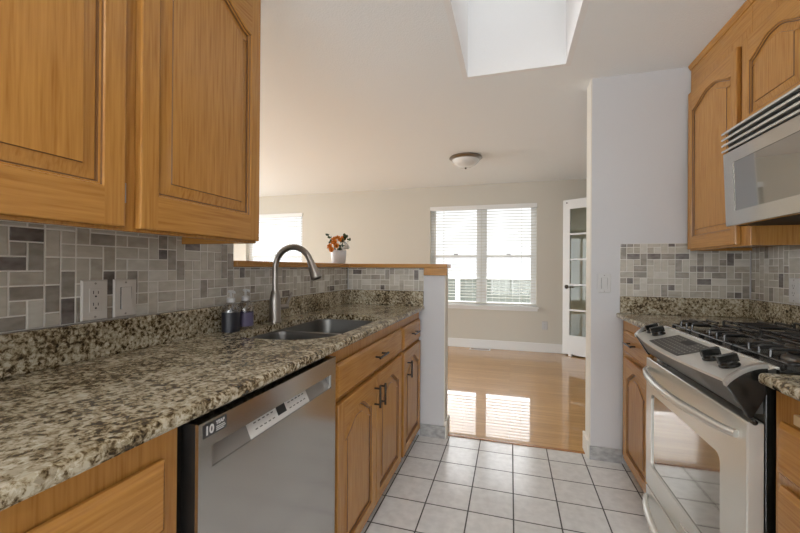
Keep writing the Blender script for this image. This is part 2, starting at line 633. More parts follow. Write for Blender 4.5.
# far wall with two window openings
ZT = 2.5
W1 = (-1.175, 0.352, 0.625, 2.085)
W2 = (-4.50, -3.372, 0.625, 2.075)
f = MB()
xs = [LIV, W2[0], W2[1], W1[0], W1[1], XR + 1.4]
for i in (0, 2, 4):
    f.box(xs[i], xs[i + 1], YF, YF + 0.14, -0.05, ZT)
for W in (W1, W2):
    f.box(W[0], W[1], YF, YF + 0.14, -0.05, W[2]).box(W[0], W[1], YF, YF + 0.14, W[3], ZT)
struct('wall_far', f, M_BEIGE, 'beige dining wall holding the two blinded windows', 'wall')
LW = (0.4, 4.8, 0.15, 2.15)
f = MB().box(LIV - 0.1, LIV, Y_BACK, LW[0], -0.05, ZT).box(LIV - 0.1, LIV, LW[1], YF, -0.05, ZT)
f.box(LIV - 0.1, LIV, LW[0], LW[1], -0.05, LW[2]).box(LIV - 0.1, LIV, LW[0], LW[1], LW[3], ZT)
struct('wall_living', f, M_BEIGE)
g = MB()
for k in range(4):
    yy = LW[0] + (LW[1] - LW[0] - 0.06) * k / 3
    g.box(LIV - 0.08, LIV - 0.02, yy, yy + 0.06, LW[2], LW[3])
g.box(LIV - 0.08, LIV - 0.02, LW[0], LW[1], LW[2], LW[2] + 0.06).box(LIV - 0.08, LIV - 0.02, LW[0], LW[1], LW[3] - 0.06, LW[3])
struct('window_living_added', g, M_VINYL)  # out-of-view window, added to bring light to the dining area
# right wall (kitchen and dining) with the doorway of the glazed door
f = MB().box(XR, XR + 0.12, Y_BACK, 4.38, -0.05, ZT).box(XR, XR + 0.12, 5.14, YF, -0.05, ZT).box(XR, XR + 0.12, 4.38, 5.14, 2.10, ZT)
struct('wall_right', f, M_GREY)
struct('wall_hall', MB().box(XR + 1.3, XR + 1.4, 2.6, YF, -0.05, ZT).box(XR + 0.12, XR + 1.3, 4.0, 4.1, -0.05, ZT), M_BEIGE)
f = MB()
BW = (-1.0, 1.0, 0.12, 2.15)
f.box(LIV, BW[0], Y_BACK - 0.12, Y_BACK, -0.05, ZT).box(BW[1], XR + 0.12, Y_BACK - 0.12, Y_BACK, -0.05, ZT)
f.box(BW[0], BW[1], Y_BACK - 0.12, Y_BACK, -0.05, BW[2]).box(BW[0], BW[1], Y_BACK - 0.12, Y_BACK, BW[3], ZT)
struct('wall_back', f, M_BEIGE)
g = MB()
for x in (-1.0, -0.03, 0.94):
    g.box(x, x + 0.06, Y_BACK - 0.09, Y_BACK - 0.03, 0.12, 2.15)
g.box(-1, 1, Y_BACK - 0.09, Y_BACK - 0.03, 0.12, 0.18).box(-1, 1, Y_BACK - 0.09, Y_BACK - 0.03, 2.09, 2.15)
wb = struct('window_patio_added', g, M_VINYL)  # window added behind the viewpoint as an opening for fill light
MB().box(-0.94, 0.94, Y_BACK - 0.063, Y_BACK - 0.058, 0.18, 2.09).build('glass', M_GLASS, wb)
# left kitchen wall: full height, then the half wall; and the half wall's return
YW = 1.357
struct('wall_left', MB().box(XL - 0.12, XL, Y_BACK, YW, -0.05, ZT), M_BEIGE, 'wall behind the upper oak cabinets and mosaic', 'wall')
hw = MB().box(XL - 0.12, XL, YW, YP + 0.12, -0.05, 1.167).box(XL, -0.434, YP + 0.006, YP + 0.12, -0.05, 1.167)
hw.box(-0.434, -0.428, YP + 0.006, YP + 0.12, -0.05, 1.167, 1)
struct('wall_half', hw, [M_GREY, M_LIT_CREAM], 'cool grey half wall ending the sink counter under an oak ledge', 'half wall')
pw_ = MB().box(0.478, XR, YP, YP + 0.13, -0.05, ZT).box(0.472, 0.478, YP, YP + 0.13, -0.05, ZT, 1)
struct('wall_pillar', pw_, [M_GREY, M_LIT_CREAM], 'cool grey full height wall stub beside the range cabinets', 'wall')
# baseboards and tile base
b = MB().box(-1.28, XR, YF - 0.015, YF, 0, 0.125)
struct('baseboard_far', b, M_WHITE, 'white baseboard under the blinded dining window', 'baseboard', bevel=0.004)
struct('baseboard_half_wall', MB().box(-0.428, -0.412, YP + 0.002, YP + 0.13, 0, 0.115), M_LIT_CREAM, 'short white baseboard on the half wall end', 'baseboard', bevel=0.004)
struct('baseboard_pillar', MB().box(0.457, 0.472, YP - 0.004, YP + 0.14, 0, 0.115), M_LIT_CREAM, 'short white baseboard on the wall stub end', 'baseboard', bevel=0.004)
struct('baseboard_half_wall_tile', MB().box(-0.60, -0.424, YP - 0.006, YP + 0.006, 0, 0.082), M_BASETILE, 'grey tile base along the grey half wall', 'tile base', bevel=0.002)
struct('baseboard_pillar_tile', MB().box(0.473, 0.649, YP - 0.011, YP, 0, 0.082), M_BASETILE, 'grey tile base along the grey wall stub', 'tile base', bevel=0.002)

# oak ledge on the half wall
lg = thing('ledge_cap', 'narrow oak ledge capping the tiled half wall beneath the flower pot', 'ledge', (-1.22, 1.36, 1.167))
lb = MB()
o_ = [(XL - 0.145, YW + 0.002), (-1.138, YW + 0.002), (-1.138, YP - 0.018), (-0.412, YP - 0.018), (-0.412, YP + 0.145), (XL - 0.145, YP + 0.145)]
lb.fill(o_, [], 1.1675, 1.196)
lb.build('board', M_OAKX, lg, bevel=0.004)
MB().box(-0.578, -0.416, YP - 0.012, YP + 0.0055, 1.117, 1.167).build('apron', M_OAKX, lg, bevel=0.003)


# ------------------------------------------------------------------ windows with blinds
def window(idx, W, label):
    x0, x1, z0, z1 = W
    ya, yb = YF + 0.075, YF + 0.125
    xm = (x0 + x1) / 2
    m = MB()
    fwid = 0.045
    m.box(x0, x0 + fwid, ya, yb, z0, z1).box(x1 - fwid, x1, ya, yb, z0, z1)
    m.box(x0 + fwid, x1 - fwid, ya, yb, z0, z0 + fwid).box(x0 + fwid, x1 - fwid, ya, yb, z1 - fwid, z1)
    wid = x1 - x0
    nm = 2 if wid > 1.3 else 1
    if nm == 2:
        m.box(xm - 0.045, xm + 0.045, ya, yb, z0 + fwid, z1 - fwid)
    wo = struct('window_%d' % idx, m, M_VINYL, label, 'window')
    spans = [(x0 + fwid, xm - 0.045), (xm + 0.045, x1 - fwid)] if nm == 2 else [(x0 + fwid, x1 - fwid)]
    zm = 1.345
    for a, b_ in spans:
        r = MB()
        r.box(a, b_, ya + 0.005, yb - 0.005, zm - 0.02, zm + 0.02)
        for q in (a, b_ - 0.03):
            r.box(q, q + 0.03, ya + 0.008, yb - 0.008, z0 + fwid, z1 - fwid)
        sash = r.build('sash', M_VINYL, wo)
        MB().box((a + b_) / 2 - 0.03, (a + b_) / 2 + 0.03, ya - 0.012, ya + 0.006, zm + 0.019, zm + 0.034).build('sash_lock', M_STEELD, sash)
        MB().box(a, b_, ya + 0.022, ya + 0.027, z0 + fwid, z1 - fwid).build('glass', M_GLASS, wo)
    sl = MB().box(x0 - 0.03, x1 + 0.03, YF - 0.045, YF + 0.075, z0 - 0.02, z0 + 0.002).box(x0 - 0.015, x1 + 0.015, YF - 0.014, YF, z0 - 0.06, z0 - 0.02)
    sl.build('sill', M_WHITE, wo, bevel=0.004)


window(1, W1, 'white double window on the beige wall facing the aisle')
window(2, W2, 'white window partly hidden behind upper cabinet and faucet')


def blind(W, label):
    x0, x1, z0, z1 = W
    x0 += 0.006
    x1 -= 0.006
    yc = YF + 0.030
    xm = (x0 + x1) / 2
    B = thing('window_blind', label, 'window blind', (xm, yc, z1), 'white slatted window blinds')
    MB().box(x0 - 0.008, x1 + 0.008, YF - 0.016, YF + 0.05, z1 - 0.055, z1 + 0.006).build('valance', M_WHITE, B, bevel=0.004)
    s_ = MB()
    z = z1 - 0.085
    tilt = math.radians(0)
    hw_ = 0.0205
    while z > z0 + 0.075:
        n = 4
        up_, dn = [], []
        for k in range(n + 1):
            q = -1 + 2 * k / n
            yy = yc + hw_ * q * math.cos(tilt)
            zz = z + hw_ * q * math.sin(tilt) + 0.0025 * (1 - q * q)
            up_.append((yy, zz + 0.0024))
            dn.append((yy, zz - 0.0024))
        s_.prism(up_ + dn[::-1], lambda u, v, t_: (t_, u, v), x0, x1)
        z -= 0.0435
    s_.build('slats', M_BLIND, B)
    MB().box(x0, x1, yc - 0.025, yc + 0.025, z0 + 0.022, z0 + 0.042).build('bottom_rail', M_BLIND, B, bevel=0.003)
    for fx in ((0.13, 0.5, 0.87)):
        x = x0 + (x1 - x0) * fx
        MB().tube([(x, yc - 0.026, z1 - 0.05), (x, yc - 0.026, z0 + 0.03)], 0.0016, 6).tube([(x, yc + 0.026, z1 - 0.05), (x, yc + 0.026, z0 + 0.03)], 0.0016, 6).build('ladder_cord', M_BLIND, B)
    x = x0 + 0.07
    MB().tube([(x, yc - 0.030, z1 - 0.05), (x, yc - 0.030, z1 - 0.78)], 0.004, 8).build('tilt_wand', M_BLIND, B, smooth=40)


blind(W1, 'wide white slatted blind on double window facing the aisle')
blind(W2, 'white slatted blind on the window behind the faucet')

# outside
struct('ground', MB().box(-14, 12, YF + 0.15, 30, -0.45, -0.40), M_GROUND)
fe = thing('garden_fence', 'grey green board fence with pale top rail seen through blinds', 'fence', (-1, 8.6, -0.4))
m = MB()
x = -9.0
while x < 6:
    m.box(x, x + 0.142, 8.60, 8.62, -0.395, 0.93)
    x += 0.146
m.build('boards', M_FENCE, fe)
MB().box(-9, 6, 8.57, 8.65, 0.93, 0.985).build('top_rail', M_WHITE, fe)
for i in range(9):
    MB().box(-8.4 + i * 1.8, -8.3 + i * 1.8, 8.50, 8.60, -0.4, 0.95).build('post', M_VINYL, fe)

# ------------------------------------------------------------------ glazed door standing open in the dining corner
D0, D1 = Vector((0.685, 5.535, 0)), Vector((1.268, 5.128, 0))
dl = (D1 - D0).length
dx = (D1 - D0).normalized()
dn_ = Vector((-dx.y, dx.x, 0))


def dm(u, v, s_):
    p = D0 + dx * u + dn_ * s_
    return (p.x, p.y, v)


d = MB()
ZD0, ZD1 = 0.018, 2.10
st = 0.095
lt = 0.035


def drect(m, u0, u1, v0, v1, a=0.0, b_=0.035, mi=0):
    m.prism([(u0, v0), (u1, v0), (u1, v1), (u0, v1)], dm, a, b_, mi)


drect(d, 0, st, ZD0, ZD1)
drect(d, dl - st, dl, ZD0, ZD1)
drect(d, st, dl - st, ZD0, 0.275)
drect(d, st, dl - st, 1.975, ZD1)
do = struct('door_1', d, M_WHITE, 'white five pane glazed door standing open in the dining corner', 'door')
hh = (1.975 - 0.275) / 5
for k in range(1, 5):
    m = MB()
    drect(m, st, dl - st, 0.275 + k * hh - 0.012, 0.275 + k * hh + 0.012, 0.004, 0.031)
    m.build('muntin', M_WHITE, do)
for k in range(5):
    m = MB()
    drect(m, st, dl - st, 0.275 + k * hh, 0.275 + (k + 1) * hh, 0.015, 0.020)
    m.build('pane', M_DGLASS, do)
hd = MB()
hp = Vector(dm(0.055, 0.925, 0))
hd.lathe([(0.027, 0), (0.027, 0.006), (0.018, 0.012), (0.009, 0.016), (0.009, 0.04)], hp, -dn_, 20)
hd.tube([hp - dn_ * 0.04, hp - dn_ * 0.045 + dx * 0.03, hp - dn_ * 0.045 + dx * 0.115], [0.009, 0.008, 0.006], 10)
hd.build('door_handle', M_BRONZE, do, smooth=40)
MB().lathe([(0.008, 0), (0.008, 0.012), (0.004, 0.02)], dm(0.055, 2.06, 0), -dn_, 12).build('ball_catch', M_BRONZE, do)
m = MB()
drect(m, 0.1, 0.14, 0.001, 0.03, -0.03, 0.0)
m.build('door_stop', M_WHITE, do)
cs = MB().box(XR - 0.012, XR, 4.31, 4.38, 0.0, 2.17).box(XR - 0.012, XR, 4.38, 5.14, 2.10, 2.17)
struct('trim_doorway', cs, M_WHITE)

# ceiling light over the dining floor
def ceiling_light(x, y, zc, label, shade):
    cl = thing('ceiling_light', label, 'ceiling light', (x, y, zc + 0.002))
    MB().lathe([(0.155, 0.004), (0.172, -0.006), (0.176, -0.016), (0.160, -0.026), (0.150, -0.032), (0.150, -0.038), (0.10, -0.03)], (x, y, zc), n=40).build('trim_ring', M_NICKEL, cl, smooth=35)
    MB().lathe([(0.146, -0.034), (0.138, -0.055), (0.112, -0.083), (0.07, -0.104), (0.012, -0.116)], (x, y, zc), n=40).build('shade', shade, cl, smooth=60)
    MB().lathe([(0.010, -0.112), (0.012, -0.118), (0.009, -0.126), (0.004, -0.131)], (x, y, zc), n=16).build('finial', M_BRONZE, cl, smooth=60)


ceiling_light(-0.47, 4.06, 2.3665, 'round flush ceiling light with frosted bowl over the oak floor', M_SHADE)
ceiling_light(0.05, -0.35, ZC - 0.004, 'round flush ceiling lamp added out of view to light the kitchen', mat('added_lamp_shade', (1.0, 0.95, 0.87), 0.4, emit=38))  # second lamp is added out of view for more light from above

fv = thing('floor_vent', 'small white floor register by the baseboard under the window', 'floor vent', (-0.41, 5.5, 0.0))
m = MB()
m.box(-0.56, -0.27, 5.44, 5.445, 0.0005, 0.006).box(-0.56, -0.27, 5.535, 5.54, 0.0005, 0.006)
m.box(-0.56, -0.545, 5.445, 5.535, 0.0005, 0.006).box(-0.285, -0.27, 5.445, 5.535, 0.0005, 0.006)
m.build('frame', M_WHITE, fv)
m = MB()
for i in range(14):
    m.box(-0.54 + i * 0.0185, -0.53 + i * 0.0185, 5.445, 5.535, 0.0005, 0.004)
m.build('louvers', M_STEELD, fv)


# ------------------------------------------------------------------ wall plates
def plate(name, label, cat, c, uax, nax, m_, kind):
    """c = centre on the wall, uax = across, nax = out of the wall"""
    u, n = Vector(uax), Vector(nax)
    z = Vector((0, 0, 1))
    P = thing(name, label, cat, c)
    c = Vector(c)
    mp = lambda a, b_, s_: tuple(c + u * a + z * b_ + n * s_)
    hw_, hh_ = 0.036, 0.058
    r1 = [(-hw_, -hh_), (hw_, -hh_), (hw_, hh_), (-hw_, hh_)]
    r2_ = [(x * 0.9, y * 0.94) for x, y in r1]
    MB().loops([[mp(x, y, 0.0006) for x, y in r1], [mp(x, y, 0.003) for x, y in r1], [mp(x, y, 0.0065) for x, y in r2_]], 0, True, True).build('plate', m_, P)
    for b_ in (-0.048, 0.048):
        MB().lathe([(0.0032, 0.0064), (0.0032, 0.0072), (0.001, 0.0076)], mp(0, b_, 0), nax, 10).build('screw', M_NICKEL, P)
    q = MB().prism([(-0.0165, -0.0335), (0.0165, -0.0335), (0.0165, 0.0335), (-0.0165, 0.0335)], mp, 0.006, 0.0085)
    if kind == 'outlet':
        ro = q.build('receptacle', m_, P, bevel=0.001)
        for dz in (-0.017, 0.017):
            s_ = MB()
            s_.prism([(-0.0075, dz + 0.001), (-0.0055, dz + 0.001), (-0.0055, dz + 0.010), (-0.0075, dz + 0.010)], mp, 0.0083, 0.0088)
            s_.prism([(0.0055, dz + 0.001), (0.0075, dz + 0.001), (0.0075, dz + 0.009), (0.0055, dz + 0.009)], mp, 0.0083, 0.0088)
            s_.lathe([(0.0028, 0.0083), (0.0028, 0.0088)], mp(0, dz - 0.006, 0), nax, 10)
            s_.build('socket_slots', M_SLOT, ro)
    else:
        MB().loops([[mp(a, b_, 0.0065) for a, b_ in ((-0.0168, -0.0338), (0.0168, -0.0338), (0.0168, 0.0338), (-0.0168, 0.0338))],
                    [mp(a, b_, 0.0088) for a, b_ in ((-0.0168, -0.0338), (0.0168, -0.0338), (0.0168, 0.0338), (-0.0168, 0.0338))]], 0, True, True).build('rocker_surround', M_SLOT, P)
        MB().prism([(-0.0335, 0.006), (0.0335, 0.006), (0.0335, 0.0095), (0.0, 0.0105), (-0.0335, 0.0135)], lambda a, b_, s_: mp(s_, a, b_), -0.0155, 0.0155).build('rocker', m_, P, bevel=0.0008)


plate('wall_outlet', 'almond outlet on the mosaic beside a rocker switch', 'outlet', (-1.1545, 0.786, 1.070), (0, 1, 0), (1, 0, 0), M_PLATE, 'outlet')
plate('light_switch', 'almond rocker switch on the mosaic beside the outlet', 'light switch', (-1.1545, 0.875, 1.070), (0, 1, 0), (1, 0, 0), M_PLATE, 'switch')
plate('light_switch', 'white rocker switch on the cool grey wall stub', 'light switch', (0.549, YP, 1.082), (1, 0, 0), (0, -1, 0), M_WPLATE, 'switch')
plate('wall_outlet', 'pale outlet low on the beige wall near the glazed door', 'outlet', (0.463, YF, 0.372), (1, 0, 0), (0, -1, 0), M_WPLATE, 'outlet')
plate('wall_outlet', 'white outlet on the mosaic above the cooktop', 'outlet', (1.2775, 2.20, 1.075), (0, -1, 0), (-1, 0, 0), M_WPLATE, 'outlet')


# ------------------------------------------------------------------ mosaic backsplashes
def mosaic(mb, u0, u1, v0, v1, mp, seed, unit=0.0365):
    rnd = random.Random(seed)
    nu = max(1, round((u1 - u0) / unit))
    nv = int(math.ceil((v1 - v0) / unit - 0.15))
    us = (u1 - u0) / nu
    used = [[False] * nv for _ in range(nu)]
    gap = 0.0019
    mb.prism([(u0, v0), (u1, v0), (u1, v1), (u0, v1)], mp, 0.0005, 0.0038, 5)
    for i in range(nu):
        for j in range(nv):
            if used[i][j]:
                continue
            opts = [(1, 1, 4), (2, 1, 3.6), (1, 2, 5.5), (2, 2, 0.25)]
            rnd.shuffle(opts)
            opts = [q for q in opts if i + q[0] <= nu and j + q[1] <= nv and
                    all(not used[i + a][j + b_] for a in range(q[0]) for b_ in range(q[1]))]
            tot = sum(q[2] for q in opts)
            r = rnd.random() * tot
            for q in opts:
                r -= q[2]
                if r <= 0:
                    break
            for a in range(q[0]):
                for b_ in range(q[1]):
                    used[i + a][j + b_] = True
            a0, a1 = u0 + i * us + gap, u0 + (i + q[0]) * us - gap
            b0, b1 = v0 + j * unit + gap, min(v0 + (j + q[1]) * unit, v1) - gap
            if b1 - b0 < 0.004:
                continue
            k = rnd.choices(range(5), (40, 26, 17, 9, 8))[0]
            e = 0.0012
            h_ = rnd.choice((0.0046, 0.0050, 0.0050, 0.0054))
            mb.loops([[mp(x, y, 0.0038) for x, y in ((a0, b0), (a1, b0), (a1, b1), (a0, b1))],
                      [mp(x, y, h_ - 0.0008) for x, y in ((a0, b0), (a1, b0), (a1, b1), (a0, b1))],
                      [mp(x, y, h_) for x, y in ((a0 + e, b0 + e), (a1 - e, b0 + e), (a1 - e, b1 - e), (a0 + e, b1 - e))]], k, False, True)


MM = M_MOS + [M_GROUT]
mb = MB()
mosaic(mb, -1.0, YW - 0.002, 1.0085, 1.276, lambda u, v, s_: (XL + s_, u, v), 3)
mosaic(mb, YW, YP - 0.001, 1.0085, 1.1665, lambda u, v, s_: (XL + s_, u, v), 4)
tag(mb.build('tile_backsplash', MM, org=(XL, 0, 1.0085)), 'long grey glass mosaic backsplash behind the sink counter', 'backsplash')
mb = MB()
mosaic(mb, XL + 0.008, -0.580, 1.0085, 1.1665, lambda u, v, s_: (u, YP + 0.006 - s_, v), 5)
tag(mb.build('tile_backsplash', MM, org=(-0.85, YP, 1.0085)), 'short mosaic backsplash on the half wall below the flower pot ledge', 'backsplash')
mb = MB()
mosaic(mb, 0.634, XR - 0.008, 1.0085, 1.322, lambda u, v, s_: (u, YP - s_, v), 6)
tag(mb.build('tile_backsplash', MM, org=(0.96, YP, 1.0085)), 'mosaic backsplash on the wall stub beside the range', 'backsplash')
mb = MB()
mosaic(mb, -0.8, YP - 0.008, 1.0085, 1.322, lambda u, v, s_: (XR - s_, u, v), 8)
tag(mb.build('tile_backsplash', MM, org=(XR, 1.0, 1.0085)), 'mosaic backsplash on the wall behind the cooktop and white outlet', 'backsplash')


# ------------------------------------------------------------------ cabinet doors, drawers, pulls
def arch_curve(t_, A):
    """cathedral top: shoulders at the stiles, S-curves, broad crown"""
    q = min(t_, 1 - t_) * 2
    q = max(0.0, min(1.0, q / 0.88))
    return A * (q * q * (3 - 2 * q)) ** 0.9


def opening_loop(y0, y1, z0, z1, A, d_, n=28):
    """closed loop of the panel opening offset inwards by d_; z1 = shoulder height"""
    pts = [Vector((y0, z0)), Vector((y1, z0))]
    for k in range(n + 1):
        t_ = 1 - k / n
        pts.append(Vector((y0 + (y1 - y0) * t_, z1 + arch_curve(t_, A))))
    out = []
    N_ = len(pts)
    for i in range(N_):
        e0 = (pts[i] - pts[i - 1]).normalized()
        e1 = (pts[(i + 1) % N_] - pts[i]).normalized()
        n0, n1 = Vector((-e0.y, e0.x)), Vector((-e1.y, e1.x))
        b_ = (n0 + n1)
        b_ /= max(0.3, 1 + n0.dot(n1))
        out.append(pts[i] + b_ * d_)
    return [(p.x, p.y) for p in out]


def panel_door(parent, s, xf, y0, y1, z0, z1, arch=0.055, fwid=0.047, t_=0.02, name='door', shoulder=None, bot=None):
    """framed raised-panel door; s = outward direction along X, xf = back plane of the door"""
    mp = lambda u, v, c: (xf + s * c, u, v)
    A = arch
    oy0, oy1, oz0 = y0 + fwid, y1 - fwid, z0 + (bot or fwid)
    oz1 = shoulder if shoulder else z1 - fwid - A
    m = MB()
    R_ = lambda a, b_, c_, d_: [(a, c_), (b_, c_), (b_, d_), (a, d_)]
    e = 0.004

    def bar(a, b_, c_, d_, mi, ea, eb, ec, ed):
        # a rail or stile whose outer edges (ea..ed flags: low y, high y, low z, high z) are eased
        f_ = [(a + e * ea, c_ + e * ec), (b_ - e * eb, c_ + e * ec), (b_ - e * eb, d_ - e * ed), (a + e * ea, d_ - e * ed)]
        m.loops([[mp(u, v, 0.0015) for u, v in R_(a, b_, c_, d_)], [mp(u, v, t_ - e) for u, v in R_(a, b_, c_, d_)],
                 [mp(u + (0.3 * e if False else 0), v, t_ - e * 0.3) for u, v in [((a + e * 0.3 * ea), (c_ + e * 0.3 * ec)), ((b_ - e * 0.3 * eb), (c_ + e * 0.3 * ec)), ((b_ - e * 0.3 * eb), (d_ - e * 0.3 * ed)), ((a + e * 0.3 * ea), (d_ - e * 0.3 * ed))]],
                 [mp(u, v, t_) for u, v in f_]], mi, True, True)
    bar(y0, oy0, z0, z1, 0, 1, 0, 1, 1)
    bar(oy1, y1, z0, z1, 0, 0, 1, 1, 1)
    bar(oy0, oy1, z0, oz0, 1, 0, 0, 1, 0)
    n = 28
    arc = [(oy0 + (oy1 - oy0) * k / n, oz1 + arch_curve(k / n, A)) for k in range(n + 1)]
    m.loops([[mp(u, v, c) for u, v in [(oy1, z1 - dz), (oy0, z1 - dz)] + arc] for c, dz in ((0.0015, 0), (t_ - e, 0), (t_ - e * 0.3, e * 0.3), (t_, e))], 1, True, True)
    ob = m.build(name, [M_OAKZ, M_OAKY], parent)
    L = lambda d_, c: [mp(u, v, c) for u, v in opening_loop(oy0, oy1, oz0, oz1, A, d_)]
    p = MB()
    p.loops([L(-0.002, t_ - 0.0004), L(0.0005, t_ - 0.0004), L(0.0035, t_ - 0.0025)], 0)
    p.loops([L(0.0035, t_ - 0.0025), L(0.0048, t_ - 0.007)], 1)
    p.loops([L(0.0048, t_ - 0.007), L(0.0085, t_ - 0.008)], 0)
    p.loops([L(0.0085, t_ - 0.008), L(0.0098, t_ - 0.0125), L(0.0128, t_ - 0.0125)], 1)
    p.loops([L(0.0128, t_ - 0.0125), L(0.040, t_ - 0.0055)], 0)
    p.loops([L(0.040, t_ - 0.0055), L(0.0414, t_ - 0.0025)], 1)
    p.loops([L(0.0414, t_ - 0.0025), L(0.042, t_ - 0.0025)], 0, False, True)
    p.build('raised_panel', [M_OAKZ, M_STAIN], ob, smooth=22)
    return ob


def drawer_front(parent, s, xf, y0, y1, z0, z1, t_=0.02, name='drawer_front'):
    mp = lambda u, v, c: (xf + s * c, u, v)
    R_ = lambda e, c: [mp(u, v, c) for u, v in ((y0 + e, z0 + e), (y1 - e, z0 + e), (y1 - e, z1 - e), (y0 + e, z1 - e))]
    return MB().loops([R_(0, 0.0015), R_(0, t_ - 0.010), R_(0.004, t_ - 0.007), R_(0.011, t_)], 0, True, True).build(name, M_OAKY, parent, bevel=0.0015)


def bar_pull(parent, s, xf, c, axis, ln=0.10):
    """dark bar pull on two posts; xf = face it stands on"""
    y, z = c
    m = MB()
    a = (0, ln / 2, 0) if axis == 'y' else (0, 0, ln / 2)
    b_ = (0, ln * 0.36, 0) if axis == 'y' else (0, 0, ln * 0.36)
    xo = xf + s * 0.028
    m.tube([(xo, y - a[1], z - a[2]), (xo, y + a[1], z + a[2])], 0.0055, 10)
    for q in (-1, 1):
        m.tube([(xf + s * 0.0003, y + q * b_[1], z + q * b_[2]), (xo, y + q * b_[1], z + q * b_[2])], 0.0045, 8)
    return m.build('bar_pull', M_BRONZE, parent, smooth=40)


def base_cabinet(label, s, xf, xb, y0, y1, name='base_cabinet'):
    """carcass with face frame; xf = front of face frame, xb = back"""
    T = thing(name, label, 'cabinet', ((xf + xb) / 2, (y0 + y1) / 2, 0))
    m = MB()
    bx = lambda x0, x1, *r: m.box(min(x0, x1), max(x0, x1), *r)
    xi = xf - s * 0.019
    bx(xf, xi, y0, y1, 0.058, CB - 0.001)
    m.build('face_frame', M_OAKZ, T, bevel=0.0015)
    m = MB()
    bx = lambda x0, x1, *r: m.box(min(x0, x1), max(x0, x1), *r)
    bx(xi, xb, y0, y0 + 0.016, 0.058, CB - 0.001)
    bx(xi, xb, y1 - 0.016, y1, 0.058, CB - 0.001)
    bx(xi, xb, y0 + 0.016, y1 - 0.016, 0.058, 0.075)
    m.build('carcass', M_OAKX, T)
    m = MB()
    bx = lambda x0, x1, *r: m.box(min(x0, x1), max(x0, x1), *r)
    bx(xf - s * 0.070, xf - s * 0.085, y0, y1, 0.001, 0.058)
    m.build('toe_kick', M_OAKY, T)
    return T


LF = -0.610      # left face frame front
LD = LF + 0.0005
LP = LD + 0.020  # left door face
# sink base
T = base_cabinet('oak sink base cabinet with wide false drawer and two arched doors', 1, LF, -1.158, 1.192, 2.066)
bar_pull(drawer_front(T, 1, LD, 1.222, 2.046, 0.690, 0.820), 1, LP, (1.655, 0.760), 'y', 0.12)
d1 = panel_door(T, 1, LD, 1.228, 1.629, 0.066, 0.672, 0.060, 0.050, shoulder=0.553)
bar_pull(d1, 1, LP, (1.600, 0.585), 'z', 0.10)
d2 = panel_door(T, 1, LD, 1.634, 2.046, 0.066, 0.672, 0.060, 0.050, shoulder=0.553)
bar_pull(d2, 1, LP, (1.672, 0.575), 'z', 0.10)
# narrow drawer base against the half wall
T = base_cabinet('narrow oak base cabinet against the grey half wall', 1, LF, -1.158, 2.068, 2.540)
bar_pull(drawer_front(T, 1, LD, 2.092, 2.510, 0.690, 0.820), 1, LP, (2.31, 0.758), 'y', 0.12)
d3 = panel_door(T, 1, LD, 2.092, 2.510, 0.066, 0.672, 0.060, 0.050, shoulder=0.553)
bar_pull(d3, 1, LP, (2.165, 0.565), 'z', 0.10)
# near base cabinet, before the dishwasher
T = base_cabinet('oak base cabinet under the near counter, before the dishwasher', 1, LF, -1.158, -0.40, 0.568)
drawer_front(T, 1, LD, 0.12, 0.532, 0.690, 0.820)
drawer_front(T, 1, LD, -0.37, 0.09, 0.690, 0.820)
panel_door(T, 1, LD, 0.12, 0.532, 0.066, 0.672, 0.060, 0.050, shoulder=0.553)
panel_door(T, 1, LD, -0.37, 0.09, 0.066, 0.672, 0.060, 0.050, shoulder=0.553)

RF = 0.650
RD = RF - 0.0005
RP = RD - 0.020
T = base_cabinet('oak base cabinet between the range and the grey wall stub', -1, RF, 1.28, 1.985, 2.535)
bar_pull(drawer_front(T, -1, RD, 2.03, 2.445, 0.690, 0.818), -1, RP, (2.275, 0.762), 'y', 0.12)
panel_door(T, -1, RD, 2.03, 2.445, 0.078, 0.664, 0.060, 0.050, shoulder=0.553)
# near right drawers
T = base_cabinet('oak drawer base on the camera side of the range', -1, RF, 1.28, 0.20, 1.186)
drawer_front(T, -1, RD, 0.30, 1.152, 0.668, 0.798)
drawer_front(T, -1, RD, 0.30, 1.152, 0.400, 0.642)
drawer_front(T, -1, RD, 0.30, 1.152, 0.090, 0.374)
m = MB().box(RF - 0.012, RF - 0.0005, 0.36, 1.105, 0.808, 0.832)
m.build('breadboard', mat('maple_breadboard', (0.62, 0.43, 0.23), 0.4), T, bevel=0.002)


# ------------------------------------------------------------------ upper cabinets
def crown(m, s, xf, y0, y1, zt):
    prof = [(0.0, -0.026), (0.005, -0.025), (0.008, -0.018), (0.013, -0.008), (0.015, 0.0), (0.0, 0.0)]
    m.prism([(xf + s * a, zt + b_) for a, b_ in prof], lambda u, v, c: (u, c, v), y0, y1)


